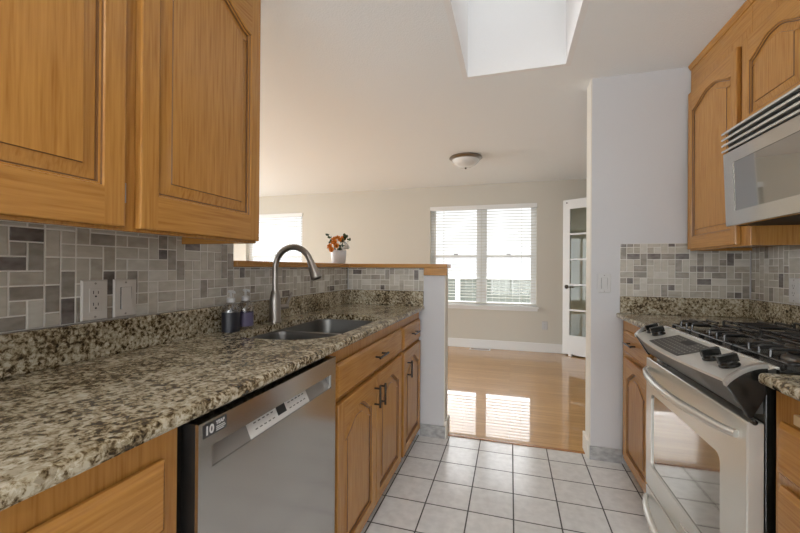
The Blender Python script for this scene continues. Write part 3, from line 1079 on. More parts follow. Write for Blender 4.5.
T = thing('upper_cabinet', 'long oak wall cabinet with arched doors above the sink counter', 'cabinet', (-1.0, 0.4, 1.25))
UX = -0.852
m = MB().box(UX - 0.019, UX, -0.65, 1.108, 1.250, 2.22).build('face_frame', M_OAKZ, T, bevel=0.0015)
m = MB().box(-1.1525, UX - 0.019, 1.084, 1.106, 1.250, 2.22).box(-1.1525, UX - 0.019, -0.65, -0.634, 1.250, 2.22).box(-1.1525, UX - 0.019, -0.634, 1.084, 1.278, 1.294).box(-1.1525, UX - 0.019, -0.634, 1.084, 2.20, 2.22)
m.build('carcass', M_OAKX, T)
MB().box(-1.1525, UX - 0.002, -0.65, 1.106, 2.2205, 2.343).build('frieze', M_OAKY, T)
m = MB()
crown(m, 1, UX - 0.002, -0.65, 1.105, 2.343)
m.build('crown_moulding', M_OAKY, T)
for y0, y1 in ((0.667, 1.100), (0.206, 0.632), (-0.255, 0.171)):
    dd = panel_door(T, 1, UX + 0.0005, y0, y1, 1.257, 2.13, 0.060, 0.046, shoulder=1.944, bot=0.082)
    for z in (1.335, 1.96):
        MB().tube([(UX + 0.012, y1 + 0.003, z - 0.022), (UX + 0.012, y1 + 0.003, z + 0.022)], 0.0032, 8).build('hinge', M_NICKEL, dd)

T = thing('upper_cabinet', 'tall oak wall cabinet touching the grey wall stub', 'cabinet', (1.13, 2.27, 1.274))
VX = 0.992
MB().box(VX, VX + 0.019, 1.972, 2.541, 1.276, 2.225).build('face_frame', M_OAKZ, T, bevel=0.0015)
MB().box(VX + 0.019, 1.2755, 1.972, 1.988, 1.276, 2.225).box(VX + 0.019, 1.2755, 2.525, 2.541, 1.276, 2.225).box(VX + 0.019, 1.2755, 1.988, 2.525, 1.290, 1.306).box(VX + 0.019, 1.2755, 1.988, 2.525, 2.205, 2.225).build('carcass', M_OAKZ, T)
MB().box(VX + 0.001, 1.280, 1.972, 2.541, 2.2255, 2.343).build('frieze', M_OAKY, T)
m = MB()
crown(m, -1, VX + 0.001, 1.972, 2.541, 2.343)
m.build('crown_moulding', M_OAKY, T)
panel_door(T, -1, VX - 0.0005, 2.045, 2.525, 1.284, 2.175, 0.050, 0.045, shoulder=2.068, bot=0.065)

T = thing('upper_cabinet', 'short oak wall cabinet above the microwave', 'cabinet', (1.13, 1.58, 1.775))
MB().box(VX, VX + 0.019, 1.195, 1.970, 1.775, 2.225).build('face_frame', M_OAKZ, T, bevel=0.0015)
MB().box(VX + 0.019, 1.2755, 1.195, 1.211, 1.775, 2.225).box(VX + 0.019, 1.2755, 1.954, 1.970, 1.775, 2.225).box(VX + 0.019, 1.2755, 1.211, 1.954, 1.775, 1.791).box(VX + 0.019, 1.2755, 1.211, 1.954, 2.205, 2.225).build('carcass', M_OAKZ, T)
MB().box(VX + 0.001, 1.280, 1.195, 1.970, 2.2255, 2.343).build('frieze', M_OAKY, T)
m = MB()
crown(m, -1, VX + 0.001, 1.195, 1.970, 2.343)
m.build('crown_moulding', M_OAKY, T)
panel_door(T, -1, VX - 0.0005, 1.606, 2.003, 1.782, 2.175, 0.050, 0.045, shoulder=2.068, bot=0.05)
panel_door(T, -1, VX - 0.0005, 1.205, 1.600, 1.782, 2.175, 0.050, 0.045, shoulder=2.068, bot=0.05)


# ------------------------------------------------------------------ worktops
def rrect(x0, x1, y0, y1, r, n=8):
    rs = r if isinstance(r, (tuple, list)) else (r,) * 4
    pts = []
    for (cx, cy, a0, rr) in ((x1 - rs[0], y1 - rs[0], 0, rs[0]), (x0 + rs[1], y1 - rs[1], 90, rs[1]), (x0 + rs[2], y0 + rs[2], 180, rs[2]), (x1 - rs[3], y0 + rs[3], 270, rs[3])):
        for k in range(n + 1):
            a = math.radians(a0 + 90 * k / n)
            pts.append((cx + rr * math.cos(a), cy + rr * math.sin(a)))
    return pts


W = thing('countertop', 'long speckled granite counter holding the sink and faucet', 'countertop', (-0.86, 0.8, CB))
FX = -0.573
hole = rrect(-1.035, -0.640, 1.175, 1.925, (0.13, 0.07, 0.10, 0.20), 10)
out = [(XL + 0.001, -0.5), (FX - 0.010, -0.5), (FX - 0.010, YP - 0.001), (XL + 0.001, YP - 0.001)]
m = MB().fill(out, [hole], CB, CZ)
prof = [(FX - 0.010, CZ), (FX - 0.0045, CZ - 0.002), (FX - 0.001, CZ - 0.007), (FX, CZ - 0.0145), (FX - 0.001, CZ - 0.022), (FX - 0.0045, CZ - 0.027), (FX - 0.010, CB)]
m.prism(prof, lambda u, v, c: (u, c, v), -0.5, YP - 0.001)
m.build('slab', M_GRAN, W)
MB().box(XL + 0.001, -1.134, -0.5, YP - 0.001, CZ + 0.0002, 1.0075).build('backsplash', M_GRAN, W, bevel=0.003)
MB().box(-1.1335, -0.580, YP - 0.020, YP + 0.005, CZ + 0.0002, 1.0075).build('backsplash', M_GRAN, W, bevel=0.003)

W = thing('countertop', 'granite counter corner between range and grey wall stub', 'countertop', (0.95, 2.26, CB))
GX = 0.615
R0 = 1.978


def nose(m, x, y0, y1):
    prof_ = [(x + 0.010, CZ), (x + 0.0045, CZ - 0.002), (x + 0.001, CZ - 0.007), (x, CZ - 0.0145), (x + 0.001, CZ - 0.022), (x + 0.0045, CZ - 0.027), (x + 0.010, CB)]
    m.prism(prof_, lambda u, v, c: (u, c, v), y0, y1)


m = MB().box(GX + 0.010, XR - 0.001, R0, YP - 0.001, CB, CZ)
nose(m, GX, R0, YP - 0.001)
m.build('slab', M_GRAN, W)
MB().box(0.634, XR - 0.001, YP - 0.020, YP - 0.001, CZ + 0.0002, 1.0075).build('backsplash', M_GRAN, W, bevel=0.003)
MB().box(1.262, XR - 0.001, 1.20, YP - 0.0205, CZ + 0.0002, 1.0075).build('backsplash', M_GRAN, W, bevel=0.003)
MB().box(1.215, XR - 0.001, 1.20, R0 - 0.0005, CB, CZ).build('back_strip', M_GRAN, W)
W = thing('countertop', 'granite counter on the camera side of the range', 'countertop', (0.95, 0.7, CB))
m = MB().box(GX + 0.010, XR - 0.001, 0.15, 1.190, CB, CZ)
nose(m, GX, 0.15, 1.190)
m.build('slab', M_GRAN, W)
MB().box(1.262, XR - 0.001, 0.15, 1.199, CZ + 0.0002, 1.0075).build('backsplash', M_GRAN, W, bevel=0.003)

# ------------------------------------------------------------------ sink
S = thing('kitchen_sink', 'stainless double bowl sink set under the granite counter', 'sink', (-0.84, 1.55, 0.68))
b1 = rrect(-1.028, -0.662, 1.185, 1.490, (0.05, 0.06, 0.09, 0.18), 8)
b2 = rrect(-1.028, -0.648, 1.515, 1.916, (0.12, 0.06, 0.06, 0.05), 8)
MB().fill(rrect(-1.055, -0.634, 1.155, 1.945, 0.08, 8), [b1, b2], 0.8715, 0.8755).build('rim', M_SINK, S)
for bl, dep in ((b1, 0.70), (b2, 0.69)):
    cx = sum(p[0] for p in bl) / len(bl)
    cy = sum(p[1] for p in bl) / len(bl)
    sc_ = lambda k, z: [(cx + (x - cx) * k, cy + (y - cy) * k, z) for x, y in bl]
    bw = MB().loops([sc_(1, 0.8735), sc_(0.985, 0.86), sc_(0.965, dep + 0.04), sc_(0.93, dep + 0.012), sc_(0.86, dep + 0.002), sc_(0.15, dep - 0.004)], 0, False, True)
    bo = bw.build('bowl', M_SINK, S, smooth=50)
    MB().lathe([(0.042, 0), (0.044, 0.003), (0.034, 0.003), (0.03, -0.001), (0.004, -0.001)], (cx, cy, dep - 0.0005), n=24).build('drain', M_NICKEL, bo, smooth=40)

# ------------------------------------------------------------------ faucet
FXX, FY = -1.088, 1.560
F = thing('faucet', 'brushed nickel gooseneck faucet with pull-down spray head', 'faucet', (FXX, FY, CZ))
MB().lathe([(0.030, 0.0003), (0.030, 0.006), (0.0265, 0.012), (0.0265, 0.10), (0.024, 0.115), (0.0185, 0.145), (0.0165, 0.150)], (FXX, FY, CZ), n=28).build('body', M_NICKEL, F, smooth=35)
ra = 0.097
pts = [(FXX, FY, CZ + 0.14), (FXX, FY, 1.10), (FXX, FY, 1.165)]
for k in range(1, 17):
    a = PI - math.radians(162) * k / 16
    pts.append((FXX + ra + ra * math.cos(a), FY, 1.165 + ra * 1.02 * math.sin(a)))
MB().tube(pts, 0.0145, 16).build('spout', M_NICKEL, F, smooth=40)
e = Vector(pts[-1])
tdir = (Vector(pts[-1]) - Vector(pts[-2])).normalized()
MB().lathe([(0.0155, -0.004), (0.0165, 0.0), (0.0165, 0.012), (0.018, 0.02), (0.025, 0.072), (0.026, 0.084), (0.021, 0.088)], e, tdir, 24).build('spray_head', M_NICKEL, F, smooth=35)
MB().lathe([(0.020, 0.0885), (0.017, 0.0895)], e, tdir, 20).build('spray_nozzle', M_BLACKM, F)
lv = MB().tube([(FXX, FY + 0.015, CZ + 0.066), (FXX + 0.012, FY + 0.085, CZ + 0.066)], 0.0130, 16)
lv.tube([(FXX + 0.011, FY + 0.076, CZ + 0.068), (FXX + 0.017, FY + 0.088, CZ + 0.098), (FXX + 0.024, FY + 0.106, CZ + 0.134)], [0.0085, 0.007, 0.0055], 12)
lv.build('lever', M_NICKEL, F, smooth=40)


# ------------------------------------------------------------------ soap bottles
def bottle(label, x, y, sleeve):
    B = thing('soap_bottle', label, 'soap bottle', (x, y, CZ))
    z = CZ + 0.0005
    MB().lathe([(0.030, 0), (0.033, 0.004), (0.033, 0.086), (0.031, 0.099), (0.022, 0.112), (0.013, 0.119), (0.013, 0.124)], (x, y, z), n=24).build('bottle', M_CLEAR, B, smooth=40)
    if sleeve:
        MB().lathe([(0.0345, 0.001), (0.0345, 0.078), (0.034, 0.080)], (x, y, z), n=24).build('sleeve', M_SLEEVE, B, smooth=40)
    else:
        MB().lathe([(0.0335, 0.012), (0.0335, 0.070)], (x, y, z), n=24, cap=False).build('label_band', M_PURPLE, B, smooth=40)
    p = MB().lathe([(0.0155, 0.119), (0.0155, 0.135), (0.010, 0.139), (0.0045, 0.141), (0.0045, 0.157), (0.011, 0.159), (0.011, 0.167), (0.004, 0.169)], (x, y, z), n=18)
    p.tube([(x, y, z + 0.163), (x + 0.026, y - 0.012, z + 0.163), (x + 0.032, y - 0.015, z + 0.157)], [0.005, 0.0045, 0.004], 8)
    p.build('pump', M_WPLATE, B, smooth=40)


bottle('soap pump bottle in a black sleeve by the granite splash', -1.088, 1.262, True)
bottle('clear soap pump bottle with purple label near the faucet', -1.090, 1.352, False)

# ------------------------------------------------------------------ flower pot on the ledge
PX, PY, PZ = -1.262, 2.61, 1.196
P = thing('flower_pot', 'white ceramic pot of orange and white flowers on the oak ledge', 'potted flowers', (PX, PY, PZ))
MB().lathe([(0.046, 0.0005), (0.052, 0.006), (0.058, 0.06), (0.060, 0.100), (0.058, 0.103), (0.054, 0.100), (0.053, 0.088), (0.01, 0.086)], (PX, PY, PZ), n=32).build('pot', M_POT, P, smooth=50)
MB().lathe([(0.0525, 0.084), (0.0525, 0.090), (0.004, 0.092)], (PX, PY, PZ), n=24).build('soil', M_SOIL, P)


def petal(m, c, d_, upv, ln, wd, mi=0, cup=0.25):
    d_, upv = Vector(d_).normalized(), Vector(upv).normalized()
    sd = d_.cross(upv).normalized()
    nn = sd.cross(d_).normalized()
    c = Vector(c)
    top, bot = [], []
    for t_, ww in ((0, 0.25), (0.3, 0.85), (0.6, 1.0), (0.85, 0.7), (1.0, 0.12)):
        base = c + d_ * ln * t_ + nn * (cup * ln * t_ * t_)
        top.append((base - sd * wd * ww + nn * 0.002 , base, base + sd * wd * ww + nn * 0.002))
    vs = [p for r_ in top for p in r_]
    th = nn * -0.0008
    k = len(vs)
    vs += [p + th for p in vs]
    fs = []
    for i in range(4):
        for j in range(2):
            a = i * 3 + j
            fs.append((a, a + 1, a + 4, a + 3))
            fs.append((k + a, k + a + 3, k + a + 4, k + a + 1))
    rim = [0, 1, 2, 5, 8, 11, 14, 13, 12, 9, 6, 3]
    for i in range(12):
        a, b_ = rim[i], rim[(i + 1) % 12]
        fs.append((a, b_, k + b_, k + a))
    m.add(vs, fs, mi)


def flower(c, d_, r, m_, name, n=6):
    d_ = Vector(d_).normalized()
    e1 = d_.orthogonal().normalized()
    e2 = d_.cross(e1)
    b_ = MB()
    for ringk, (cnt, tilt, sc_) in enumerate(((n, 0.35, 1.0), (n - 1, 0.9, 0.7))):
        for k in range(cnt):
            a = 2 * PI * (k + 0.5 * ringk) / cnt
            q = e1 * math.cos(a) + e2 * math.sin(a)
            petal(b_, c, q * math.cos(tilt) + d_ * math.sin(tilt), d_, r * sc_, r * 0.36 * sc_)
    b_.lathe([(r * 0.16, 0), (r * 0.13, r * 0.2), (0.001, r * 0.26)], c, d_, 8, 1)
    return b_.build(name, [m_, M_LEAF], P)


rnd = random.Random(5)
base = Vector((PX, PY, PZ + 0.09))
view = Vector((0.35, -1, 0.25))
side = Vector((0.959, 0.283, 0))
stems = MB()


def bloom(a, h_, out_, r, m_, name):
    c = Vector((PX, PY, PZ)) + side * a + Vector((0, 0, h_)) + Vector((0.15, -1, 0)).normalized() * out_
    stems.tube([base + side * a * 0.3, (base + c) / 2 + Vector((0, 0, 0.01)), c], 0.0016, 6)
    d_ = (c - (base + Vector((0, 0, 0.005)))).normalized() * 0.6 + view * 0.6
    flower(c, d_, r, m_, name)


for a, h_, o_, r in ((-0.022, 0.155, 0.03, 0.032), (0.018, 0.172, 0.01, 0.030), (-0.008, 0.190, 0.0, 0.028), (-0.048, 0.128, 0.045, 0.026), (0.000, 0.130, 0.05, 0.027), (-0.03, 0.103, 0.062, 0.026), (0.030, 0.195, -0.01, 0.022), (-0.030, 0.182, 0.01, 0.026)):
    bloom(a, h_, o_, r, M_ORANGE, 'orange_flower')
for a, h_, o_, r in ((0.066, 0.125, 0.02, 0.028), (0.055, 0.150, 0.01, 0.022), (-0.062, 0.118, 0.02, 0.024), (0.05, 0.112, 0.035, 0.022)):
    bloom(a, h_, o_, r, M_PETALW, 'white_flower')
lf = MB()
for a, h_, o_, r in ((-0.085, 0.215, 0.0, 0.020), (-0.063, 0.198, 0.0, 0.020), (0.045, 0.205, 0.0, 0.026), (0.030, 0.135, 0.035, 0.024), (0.060, 0.195, 0.01, 0.024), (-0.052, 0.165, 0.01, 0.022), (0.035, 0.165, 0.02, 0.022), (0.02, 0.108, 0.05, 0.024), (0.080, 0.180, 0, 0.018), (0.045, 0.18, 0.01, 0.02)):
    c = Vector((PX, PY, PZ)) + side * a + Vector((0, 0, h_)) + Vector((0.15, -1, 0)).normalized() * o_
    stems.tube([base + side * a * 0.3, (base + c) / 2, c], 0.0014, 6)
    for k in range(4):
        an = rnd.random() * 6.28
        petal(lf, c, (math.cos(an), math.sin(an) * 0.6 - 0.3, rnd.uniform(-0.3, 0.8)), (0.2, -0.8, 0.5), r * 1.1, r * 0.42)
stems.build('stems', M_LEAF, P)
lf.build('leaves', M_LEAF, P)

# ------------------------------------------------------------------ dishwasher
DW = thing('dishwasher', 'stainless dishwasher under the counter beside the sink base', 'dishwasher', (-0.86, 0.886, 0))
y0, y1 = 0.588, 1.183
DX = -0.580
MB().box(-1.15, -0.622, y0 - 0.012, y1 + 0.003, 0.09, 0.868).build('tub', M_BLACKM, DW)
MB().box(-1.10, -0.68, y0, y1, 0.001, 0.09).build('toe_panel', M_BLACKM, DW)
d = MB()
mp = lambda u, v, c_: (DX + c_, u, v)
# front skin with a recessed pocket handle
pz0, pz1, py0, py1 = 0.762, 0.806, 0.624, 1.149
zb, zt = 0.115, 0.860
d.box(DX - 0.008, DX, y0, y1, zb, pz0).box(DX - 0.008, DX, y0, y1, pz1, zt)
d.box(DX - 0.008, DX, y0, py0, pz0, pz1).box(DX - 0.008, DX, py1, y1, pz0, pz1)
d.box(DX - 0.0415, DX - 0.036, y0, y1, zb, zt, 1)
d.box(DX - 0.036, DX - 0.008, y0, y0 + 0.006, zb, zt, 1).box(DX - 0.036, DX - 0.008, y1 - 0.006, y1, zb, zt, 1)
d.box(DX - 0.036, DX - 0.008, y0 + 0.006, y1 - 0.006, zt - 0.006, zt).box(DX - 0.036, DX - 0.008, y0 + 0.006, y1 - 0.006, zb, zb + 0.006)
dd = d.build('door', [M_STEEL, mat('dark_door_edge', (0.09, 0.085, 0.08), 0.4, 0.9)], DW)
pk = MB()
pk.prism([(pz0, -0.005), (pz1, -0.026), (pz1 + 0.004, -0.026), (pz1 + 0.004, -0.030), (pz0 - 0.002, -0.010)], lambda u, v, c_: (DX + v, c_, u), py0, py1)
pk.box(DX - 0.030, DX - 0.0081, py0 - 0.004, py0, pz0 - 0.004, pz1 + 0.004).box(DX - 0.030, DX - 0.0081, py1, py1 + 0.004, pz0 - 0.004, pz1 + 0.004)
pk.box(DX - 0.030, DX - 0.0081, py0, py1, pz1, pz1 + 0.004)
pk.build('pocket_handle', mat('pocket_steel', (0.36, 0.355, 0.345), 0.55, 0.9), dd)
sl = (pz1 - pz0)
pm = lambda u, v, c_: (DX - 0.0045 - 0.021 * (v - pz0) / sl + c_, u, v)
lb = MB().prism([(0.747, pz0 + 0.001), (1.013, pz0 + 0.001), (1.013, pz1 - 0.001), (0.747, pz1 - 0.001)], pm, 0.0008, 0.0022)
cp = lb.build('control_strip', M_LABEL, dd)
m = MB().prism([(0.862, pz0 + 0.013), (0.900, pz0 + 0.013), (0.900, pz1 - 0.010), (0.862, pz1 - 0.010)], pm, 0.0022, 0.0032)
m.build('display', M_SLOT, cp)
for k in range(5):
    for j in range(2):
        m = MB()
        y = 0.770 + k * 0.017
        z = pz0 + 0.013 + j * 0.014
        m.prism([(y, z), (y + 0.009, z), (y + 0.009, z + 0.0022), (y, z + 0.0022)], pm, 0.0022, 0.0027)
        m.build('button_mark', M_KEYPAD, cp)
        m = MB()
        y = 0.915 + k * 0.018
        m.prism([(y, z), (y + 0.010, z), (y + 0.010, z + 0.0022), (y, z + 0.0022)], pm, 0.0022, 0.0027)
        m.build('button_mark', M_KEYPAD, cp)

stk = MB().prism([(0.599, 0.828), (0.662, 0.828), (0.662, 0.855), (0.599, 0.855)], mp, 0.0003, 0.0009).build('sticker', M_STICK, dd)
tm = lambda ox, oz: (lambda u, v, c_: (DX + 0.0010 + c_, ox + u, oz + v))
text_mesh('sticker_text', '10', 0.024, tm(0.6025, 0.833), M_INK, stk, 0.0002, 0.0009)
text_mesh('sticker_text', 'YEAR', 0.0105, tm(0.632, 0.8445), M_INK, stk, 0.0002, 0.0004)
m = MB()
for j, (z, wd_) in enumerate(((0.839, 0.024), (0.8352, 0.026), (0.8315, 0.022))):
    m.box(DX + 0.0009, DX + 0.0013, 0.6325, 0.6325 + wd_, z, z + 0.0018)
m.build('sticker_small_print', M_INK, stk)

# ------------------------------------------------------------------ range
R = thing('gas_range', 'stainless slide-in gas range with black cooktop and bowed handles', 'range', (0.92, 1.587, 0))
ra0, ra1 = 1.206, 1.968
OX = 0.600
MB().box(OX + 0.040, 1.20, ra0 + 0.002, ra1 - 0.002, 0.03, 0.898).build('body', M_BLACK, R, bevel=0.003)
MB().box(OX + 0.09, 1.15, ra0 + 0.03, ra1 - 0.03, 0.001, 0.03).build('plinth', M_BLACKM, R)
# oven door
dz0, dz1 = 0.197, 0.768
wy0, wy1, wz0, wz1 = 1.338, 1.908, 0.300, 0.622
omp = lambda u, v, c_: (OX - c_, u, v)
od = MB()
nr = 6
outer = rrect(ra0, ra1, dz0, dz1, 0.004, nr)
inner = rrect(wy0, wy1, wz0, wz1, 0.028, nr)
L = lambda lp, c_: [omp(u, v, c_) for u, v in lp]
od.loops([L(inner, -0.036), L(outer, -0.036), L(outer, -0.003), L(rrect(ra0 + 0.003, ra1 - 0.003, dz0 + 0.003, dz1 - 0.003, 0.004, nr), 0.0), L(inner, 0.0), L(inner, -0.008), L(inner, -0.036)], 0)
odo = od.build('oven_door', M_STEELV, R, smooth=30)
wn = MB().prism(rrect(wy0 + 0.0005, wy1 - 0.0005, wz0 + 0.0005, wz1 - 0.0005, 0.027, nr), omp, -0.020, -0.006).build('oven_window', M_OVENGLASS, odo)


def bow_handle(parent, ya, yb, z, xf, bow, r, name='handle'):
    pts, rs = [], []
    n = 24
    for k in range(n + 1):
        q = k / n
        s_ = math.sin(PI * q)
        pts.append((xf - 0.006 - (bow - 0.006) * s_ ** 0.7, ya + (yb - ya) * q, z))
        rs.append(r * (0.75 + 0.25 * min(1, s_ * 1.6)))
    m_ = MB().tube(pts, rs, 14)
    return m_.build(name, M_STEELV, parent, smooth=50)


bow_handle(odo, 1.242, 1.940, 0.722, OX, 0.062, 0.0145)
nb = MB().box(OX - 0.0025, OX - 0.0003, 1.51, 1.60, 0.243, 0.249)
nb.build('nameplate', M_LABEL, odo)
MB().box(OX - 0.0035, OX - 0.0003, 1.490, 1.500, 0.232, 0.256).build('badge', M_SLOT, odo)
MB().lathe([(0.007, 0), (0.007, 0.01), (0.003, 0.014)], (OX + 0.012, ra0, 0.772), (0, -1, 0), 12).build('hinge_pin', M_BLACK, odo)
# storage drawer
dr = MB().box(OX, OX + 0.036, ra0, ra1, 0.035, 0.190).build('storage_drawer', M_STEELV, R, bevel=0.004)
bow_handle(dr, 1.242, 1.940, 0.150, OX, 0.060, 0.0135)
# control panel: bowed sloping fascia
cpn = MB()
n = 20
XB, ZB = 0.668, 0.913
secs = []


def front_edge(y):
    q = (y - ra0) / (ra1 - ra0)
    return 0.556 - 0.034 * math.sin(PI * q)


top, fr, lip, bot = [], [], [], []
for k in range(n + 1):
    y = ra0 + 0.012 + (ra1 - ra0 - 0.024) * k / n
    xf_ = front_edge(y)
    top.append((XB, y, ZB))
    fr.append((xf_, y, 0.874))
    lip.append((xf_ + 0.002, y, 0.866))
    bot.append((OX + 0.004, y, 0.790))
bk = [(XB, p[1], 0.790) for p in top]
vs = top + fr + lip + bot + bk
N = n + 1
for k in range(n):
    pass
fs0, fs1 = [], []
for k in range(n):
    fs0.append((k, k + 1, N + k + 1, N + k))
    fs0.append((N + k, N + k + 1, 2 * N + k + 1, 2 * N + k))
    fs1.append((2 * N + k, 2 * N + k + 1, 3 * N + k + 1, 3 * N + k))
    fs1.append((3 * N + k, 3 * N + k + 1, 4 * N + k + 1, 4 * N + k))
    fs1.append((4 * N + k, 4 * N + k + 1, k + 1, k))
fs1.append((0, N, 2 * N, 3 * N, 4 * N))
fs1.append((n, 4 * N + n, 3 * N + n, 2 * N + n, N + n))
o0 = len(cpn.v)
cpn.add(vs, fs0, 0)
cpn.add(vs, fs1, 1)
pan = cpn.build('control_panel', [M_FASCIA, M_BAND], R, smooth=25)


# surface frame of the fascia
def fas(y, t_, lift=0.0):
    """t_: 0 at the back edge, 1 at the bowed front edge"""
    xf_ = front_edge(y)
    x = XB + (xf_ - XB) * t_
    z = ZB + (0.874 - ZB) * t_
    nv = Vector((-(ZB - 0.874), 0, (XB - xf_))).normalized()
    return Vector((x, y, z)) + nv * lift


kp = MB()
ys = [1.475 + 0.275 * k / 10 for k in range(11)]
lo_ = [fas(y, 0.16, 0.0008) for y in ys] + [fas(y, 0.90, 0.0008) for y in ys[::-1]]
hi_ = [fas(y, 0.16, 0.002) for y in ys] + [fas(y, 0.90, 0.002) for y in ys[::-1]]
kp.loops([lo_, hi_], 0, True, True)
kpo = kp.build('keypad', M_KEYPAD, pan)
mk = MB()
for i in range(13):
    for j in range(6):
        if 4 <= i <= 6 and j < 2:
            continue
        y = 1.488 + i * 0.0195
        t_ = 0.24 + j * 0.11
        q = [fas(y, t_, 0.0021), fas(y + 0.010, t_, 0.0021), fas(y + 0.010, t_ + 0.025, 0.0021), fas(y, t_ + 0.025, 0.0021)]
        q2 = [p + Vector((0, 0, 0.0004)) for p in q]
        mk.loops([q, q2], 0, True, True)
mk.build('keypad_marks', M_KEYINK, kpo)
q = [fas(1.57, 0.22, 0.0021), fas(1.64, 0.22, 0.0021), fas(1.64, 0.42, 0.0021), fas(1.57, 0.42, 0.0021)]
MB().loops([q, [p + Vector((0, 0, 0.0005)) for p in q]], 0, True, True).build('display', M_SLOT, kpo)
for y in (1.300, 1.385, 1.828, 1.905):
    c0 = fas(y, 0.50, 0.0005)
    nv = (fas(y, 0.50, 1.0) - fas(y, 0.50, 0.0)).normalized()
    tv = (fas(y, 1.0) - fas(y, 0.0)).normalized()
    kb = MB().lathe([(0.026, 0), (0.026, 0.004), (0.022, 0.008), (0.021, 0.016)], c0, nv, 24)
    yv = nv.cross(tv)
    kb.obox(c0 + nv * 0.022, tv * 0.025, yv * 0.0085, nv * 0.012)
    kb.build('knob', M_BLACK, pan, bevel=0.002)
# end fins of the fascia
for ya, yb in ((ra0, ra0 + 0.012), (ra1 - 0.012, ra1)):
    pr_ = []
    for k in range(11):
        q = k / 10
        x = 0.552 + (0.645 - 0.552) * q
        z = 0.868 + 0.056 * math.sin(q * PI * 0.5) ** 0.8
        pr_.append((x, z))
    pr2 = [(0.645, 0.85), (OX + 0.012, 0.780), (OX + 0.004, 0.780)]
    fn = MB().prism(pr_ + pr2, lambda u, v, c_: (u, c_, v), ya, yb)
    fno = fn.build('end_cap', M_BLACK, R, bevel=0.002)
    edge = [(x - 0.0012, z + 0.0012) for x, z in pr_] + [(x + 0.002, z - 0.010) for x, z in pr_[::-1]]
    MB().prism(edge, lambda u, v, c_: (u, c_, v), ya - 0.0012, yb + 0.0012).build('bright_edge', mat('fin_steel', (0.40, 0.395, 0.38), 0.32, 0.9), fno, smooth=40)
# cooktop
ct = MB().box(XB + 0.002, 1.212, ra0 + 0.001, ra1 - 0.001, 0.8985, 0.910)
cto = ct.build('cooktop', M_BLACK, R, bevel=0.003)
MB().box(XB - 0.003, XB + 0.008, ra0 + 0.012, ra1 - 0.012, 0.909, 0.9165).build('front_trim', M_STEELV, cto, bevel=0.002)
MB().box(1.195, 1.235, ra0 + 0.01, ra1 - 0.01, 0.9105, 0.932).build('rear_vent', M_BLACKM, cto, bevel=0.004)
for bx_, by_, br in ((0.82, 1.36, 0.045), (1.07, 1.36, 0.036), (0.82, 1.815, 0.040), (1.07, 1.815, 0.045), (0.945, 1.587, 0.034)):
    bo = MB().lathe([(br + 0.012, 0.0005), (br + 0.010, 0.008), (br, 0.012), (br, 0.017)], (bx_, by_, 0.910), n=28).build('burner', M_STEELD, cto, smooth=35)
    MB().lathe([(br - 0.004, 0.0175), (br - 0.002, 0.023), (br - 0.010, 0.026), (0.002, 0.0265)], (bx_, by_, 0.910), n=28).build('burner_cap', M_IRON, bo, smooth=35)


def grate(y_a, y_b):
    g_ = MB()
    xa, xb_ = 0.700, 1.185
    zl, zh = 0.9235, 0.950
    r = 0.0048

    def rod(*pts):
        g_.tube(pts, r, 8)
    xm_ = (xa + xb_) / 2
    # low frame with feet
    for x in (xa, xm_, xb_):
        rod((x, y_a, zl), (x, y_b, zl))
    for y in (y_a, y_b):
        rod((xa, y, zl), (xb_, y, zl))
        for x in (xa, xm_, xb_):
            g_.obox((x, y, 0.917), (0.006, 0, 0), (0, 0.006, 0), (0, 0, 0.0063))
    ym = (y_a + y_b) / 2
    # fingers along the range, turned down to the frame at their outer ends
    for x in (xa + 0.060, xa + 0.122, xa + 0.184, xm_ + 0.060, xm_ + 0.122, xm_ + 0.184):
        mid = abs(x - xa - 0.122) < 0.001 or abs(x - xm_ - 0.122) < 0.001
        g0 = 0.030 if mid else 0.0
        if g0:
            rod((x, y_a, zl), (x, y_a, zh - 0.004), (x, y_a + 0.006, zh), (x, ym - g0, zh))
            rod((x, y_b, zl), (x, y_b, zh - 0.004), (x, y_b - 0.006, zh), (x, ym + g0, zh))
        else:
            rod((x, y_a, zl), (x, y_a, zh - 0.004), (x, y_a + 0.006, zh), (x, y_b - 0.006, zh), (x, y_b, zh - 0.004), (x, y_b, zl))
    # short fingers across, turned down at front and rear
    for y in (ym - 0.05, ym, ym + 0.05):
        rod((xa, y, zl), (xa, y, zh - 0.004), (xa + 0.006, y, zh), (xa + 0.085, y, zh))
        rod((xb_, y, zl), (xb_, y, zh - 0.004), (xb_ - 0.006, y, zh), (xb_ - 0.085, y, zh))
        rod((xm_ - 0.07, y, zh), (xm_ + 0.07, y, zh))
    return g_.build('grate', M_IRON, cto, smooth=40)


grate(1.228, 1.475)
grate(1.482, 1.692)
grate(1.699, 1.946)

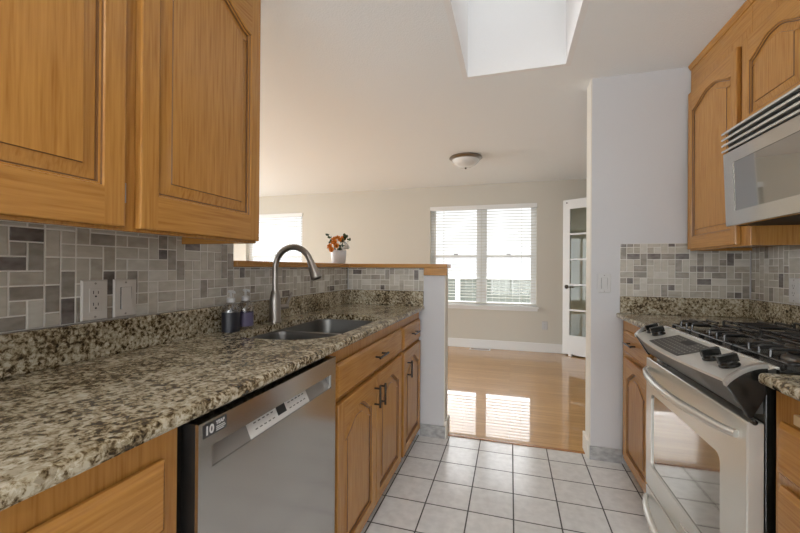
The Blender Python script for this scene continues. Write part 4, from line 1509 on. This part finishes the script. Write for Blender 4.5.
# ------------------------------------------------------------------ microwave
MW = thing('microwave', 'stainless microwave with louvered top hung above the cooktop', 'microwave', (1.08, 1.583, 1.355))
my0, my1 = 1.200, 1.966
MB().box(0.918, 1.279, my0 + 0.002, my1 - 0.002, 1.362, 1.772).build('body', M_STEELD, MW, bevel=0.003)
MB().box(0.930, 1.26, my0 + 0.02, my1 - 0.02, 1.3575, 1.3618).build('underside_panel', M_BLACKM, MW)
fmp = lambda u, v, c_: (0.899 - (v - 1.357) * 0.036 - c_, u, v)
md = MB()
outer = rrect(my0, my1, 1.357, 1.672, 0.003, 5)
inner = rrect(1.40, 1.893, 1.416, 1.620, 0.006, 5)
L = lambda lp, c_: [fmp(u, v, c_) for u, v in lp]
md.loops([L(inner, -0.022), L(outer, -0.022), L(outer, -0.003), L(rrect(my0 + 0.002, my1 - 0.002, 1.359, 1.670, 0.003, 5), 0), L(inner, 0), L(inner, -0.022)], 0)
mdo = md.build('door', mat('microwave_steel', (0.60, 0.59, 0.56), 0.15, 0.95), MW, smooth=30)
MB().prism(rrect(1.4005, 1.8925, 1.4165, 1.6195, 0.006, 5), fmp, -0.014, -0.002).build('door_window', M_MICROGLASS, mdo)
m = MB().tube([fmp(1.345, 1.40, 0.0), fmp(1.345, 1.40, 0.035), fmp(1.345, 1.42, 0.042), fmp(1.345, 1.62, 0.042), fmp(1.345, 1.64, 0.035), fmp(1.345, 1.64, 0.0)], 0.009, 12)
m.build('handle', M_STEELV, mdo, smooth=50)
MB().prism([(1.22, 1.40), (1.30, 1.40), (1.30, 1.64), (1.22, 1.64)], fmp, 0.0003, 0.002).build('control_panel', M_BLACK, mdo)
vg = MB()
MB().box(0.905, 0.918, my0 + 0.004, my1 - 0.004, 1.6735, 1.770).build('vent_backing', M_SLOT, MW)
vt = MB()
for k in range(4):
    z = 1.676 + k * 0.0255
    xx = 0.8835 - k * 0.0005
    vt.prism([(xx, z + 0.0015), (xx - 0.002, z + 0.006), (xx, z + 0.0105), (0.9045, z + 0.0105), (0.9045, z + 0.006)], lambda u, v, c_: (u, c_, v), my0, my1)
vt.build('vent_louvers', M_STEELV, MW, smooth=30)
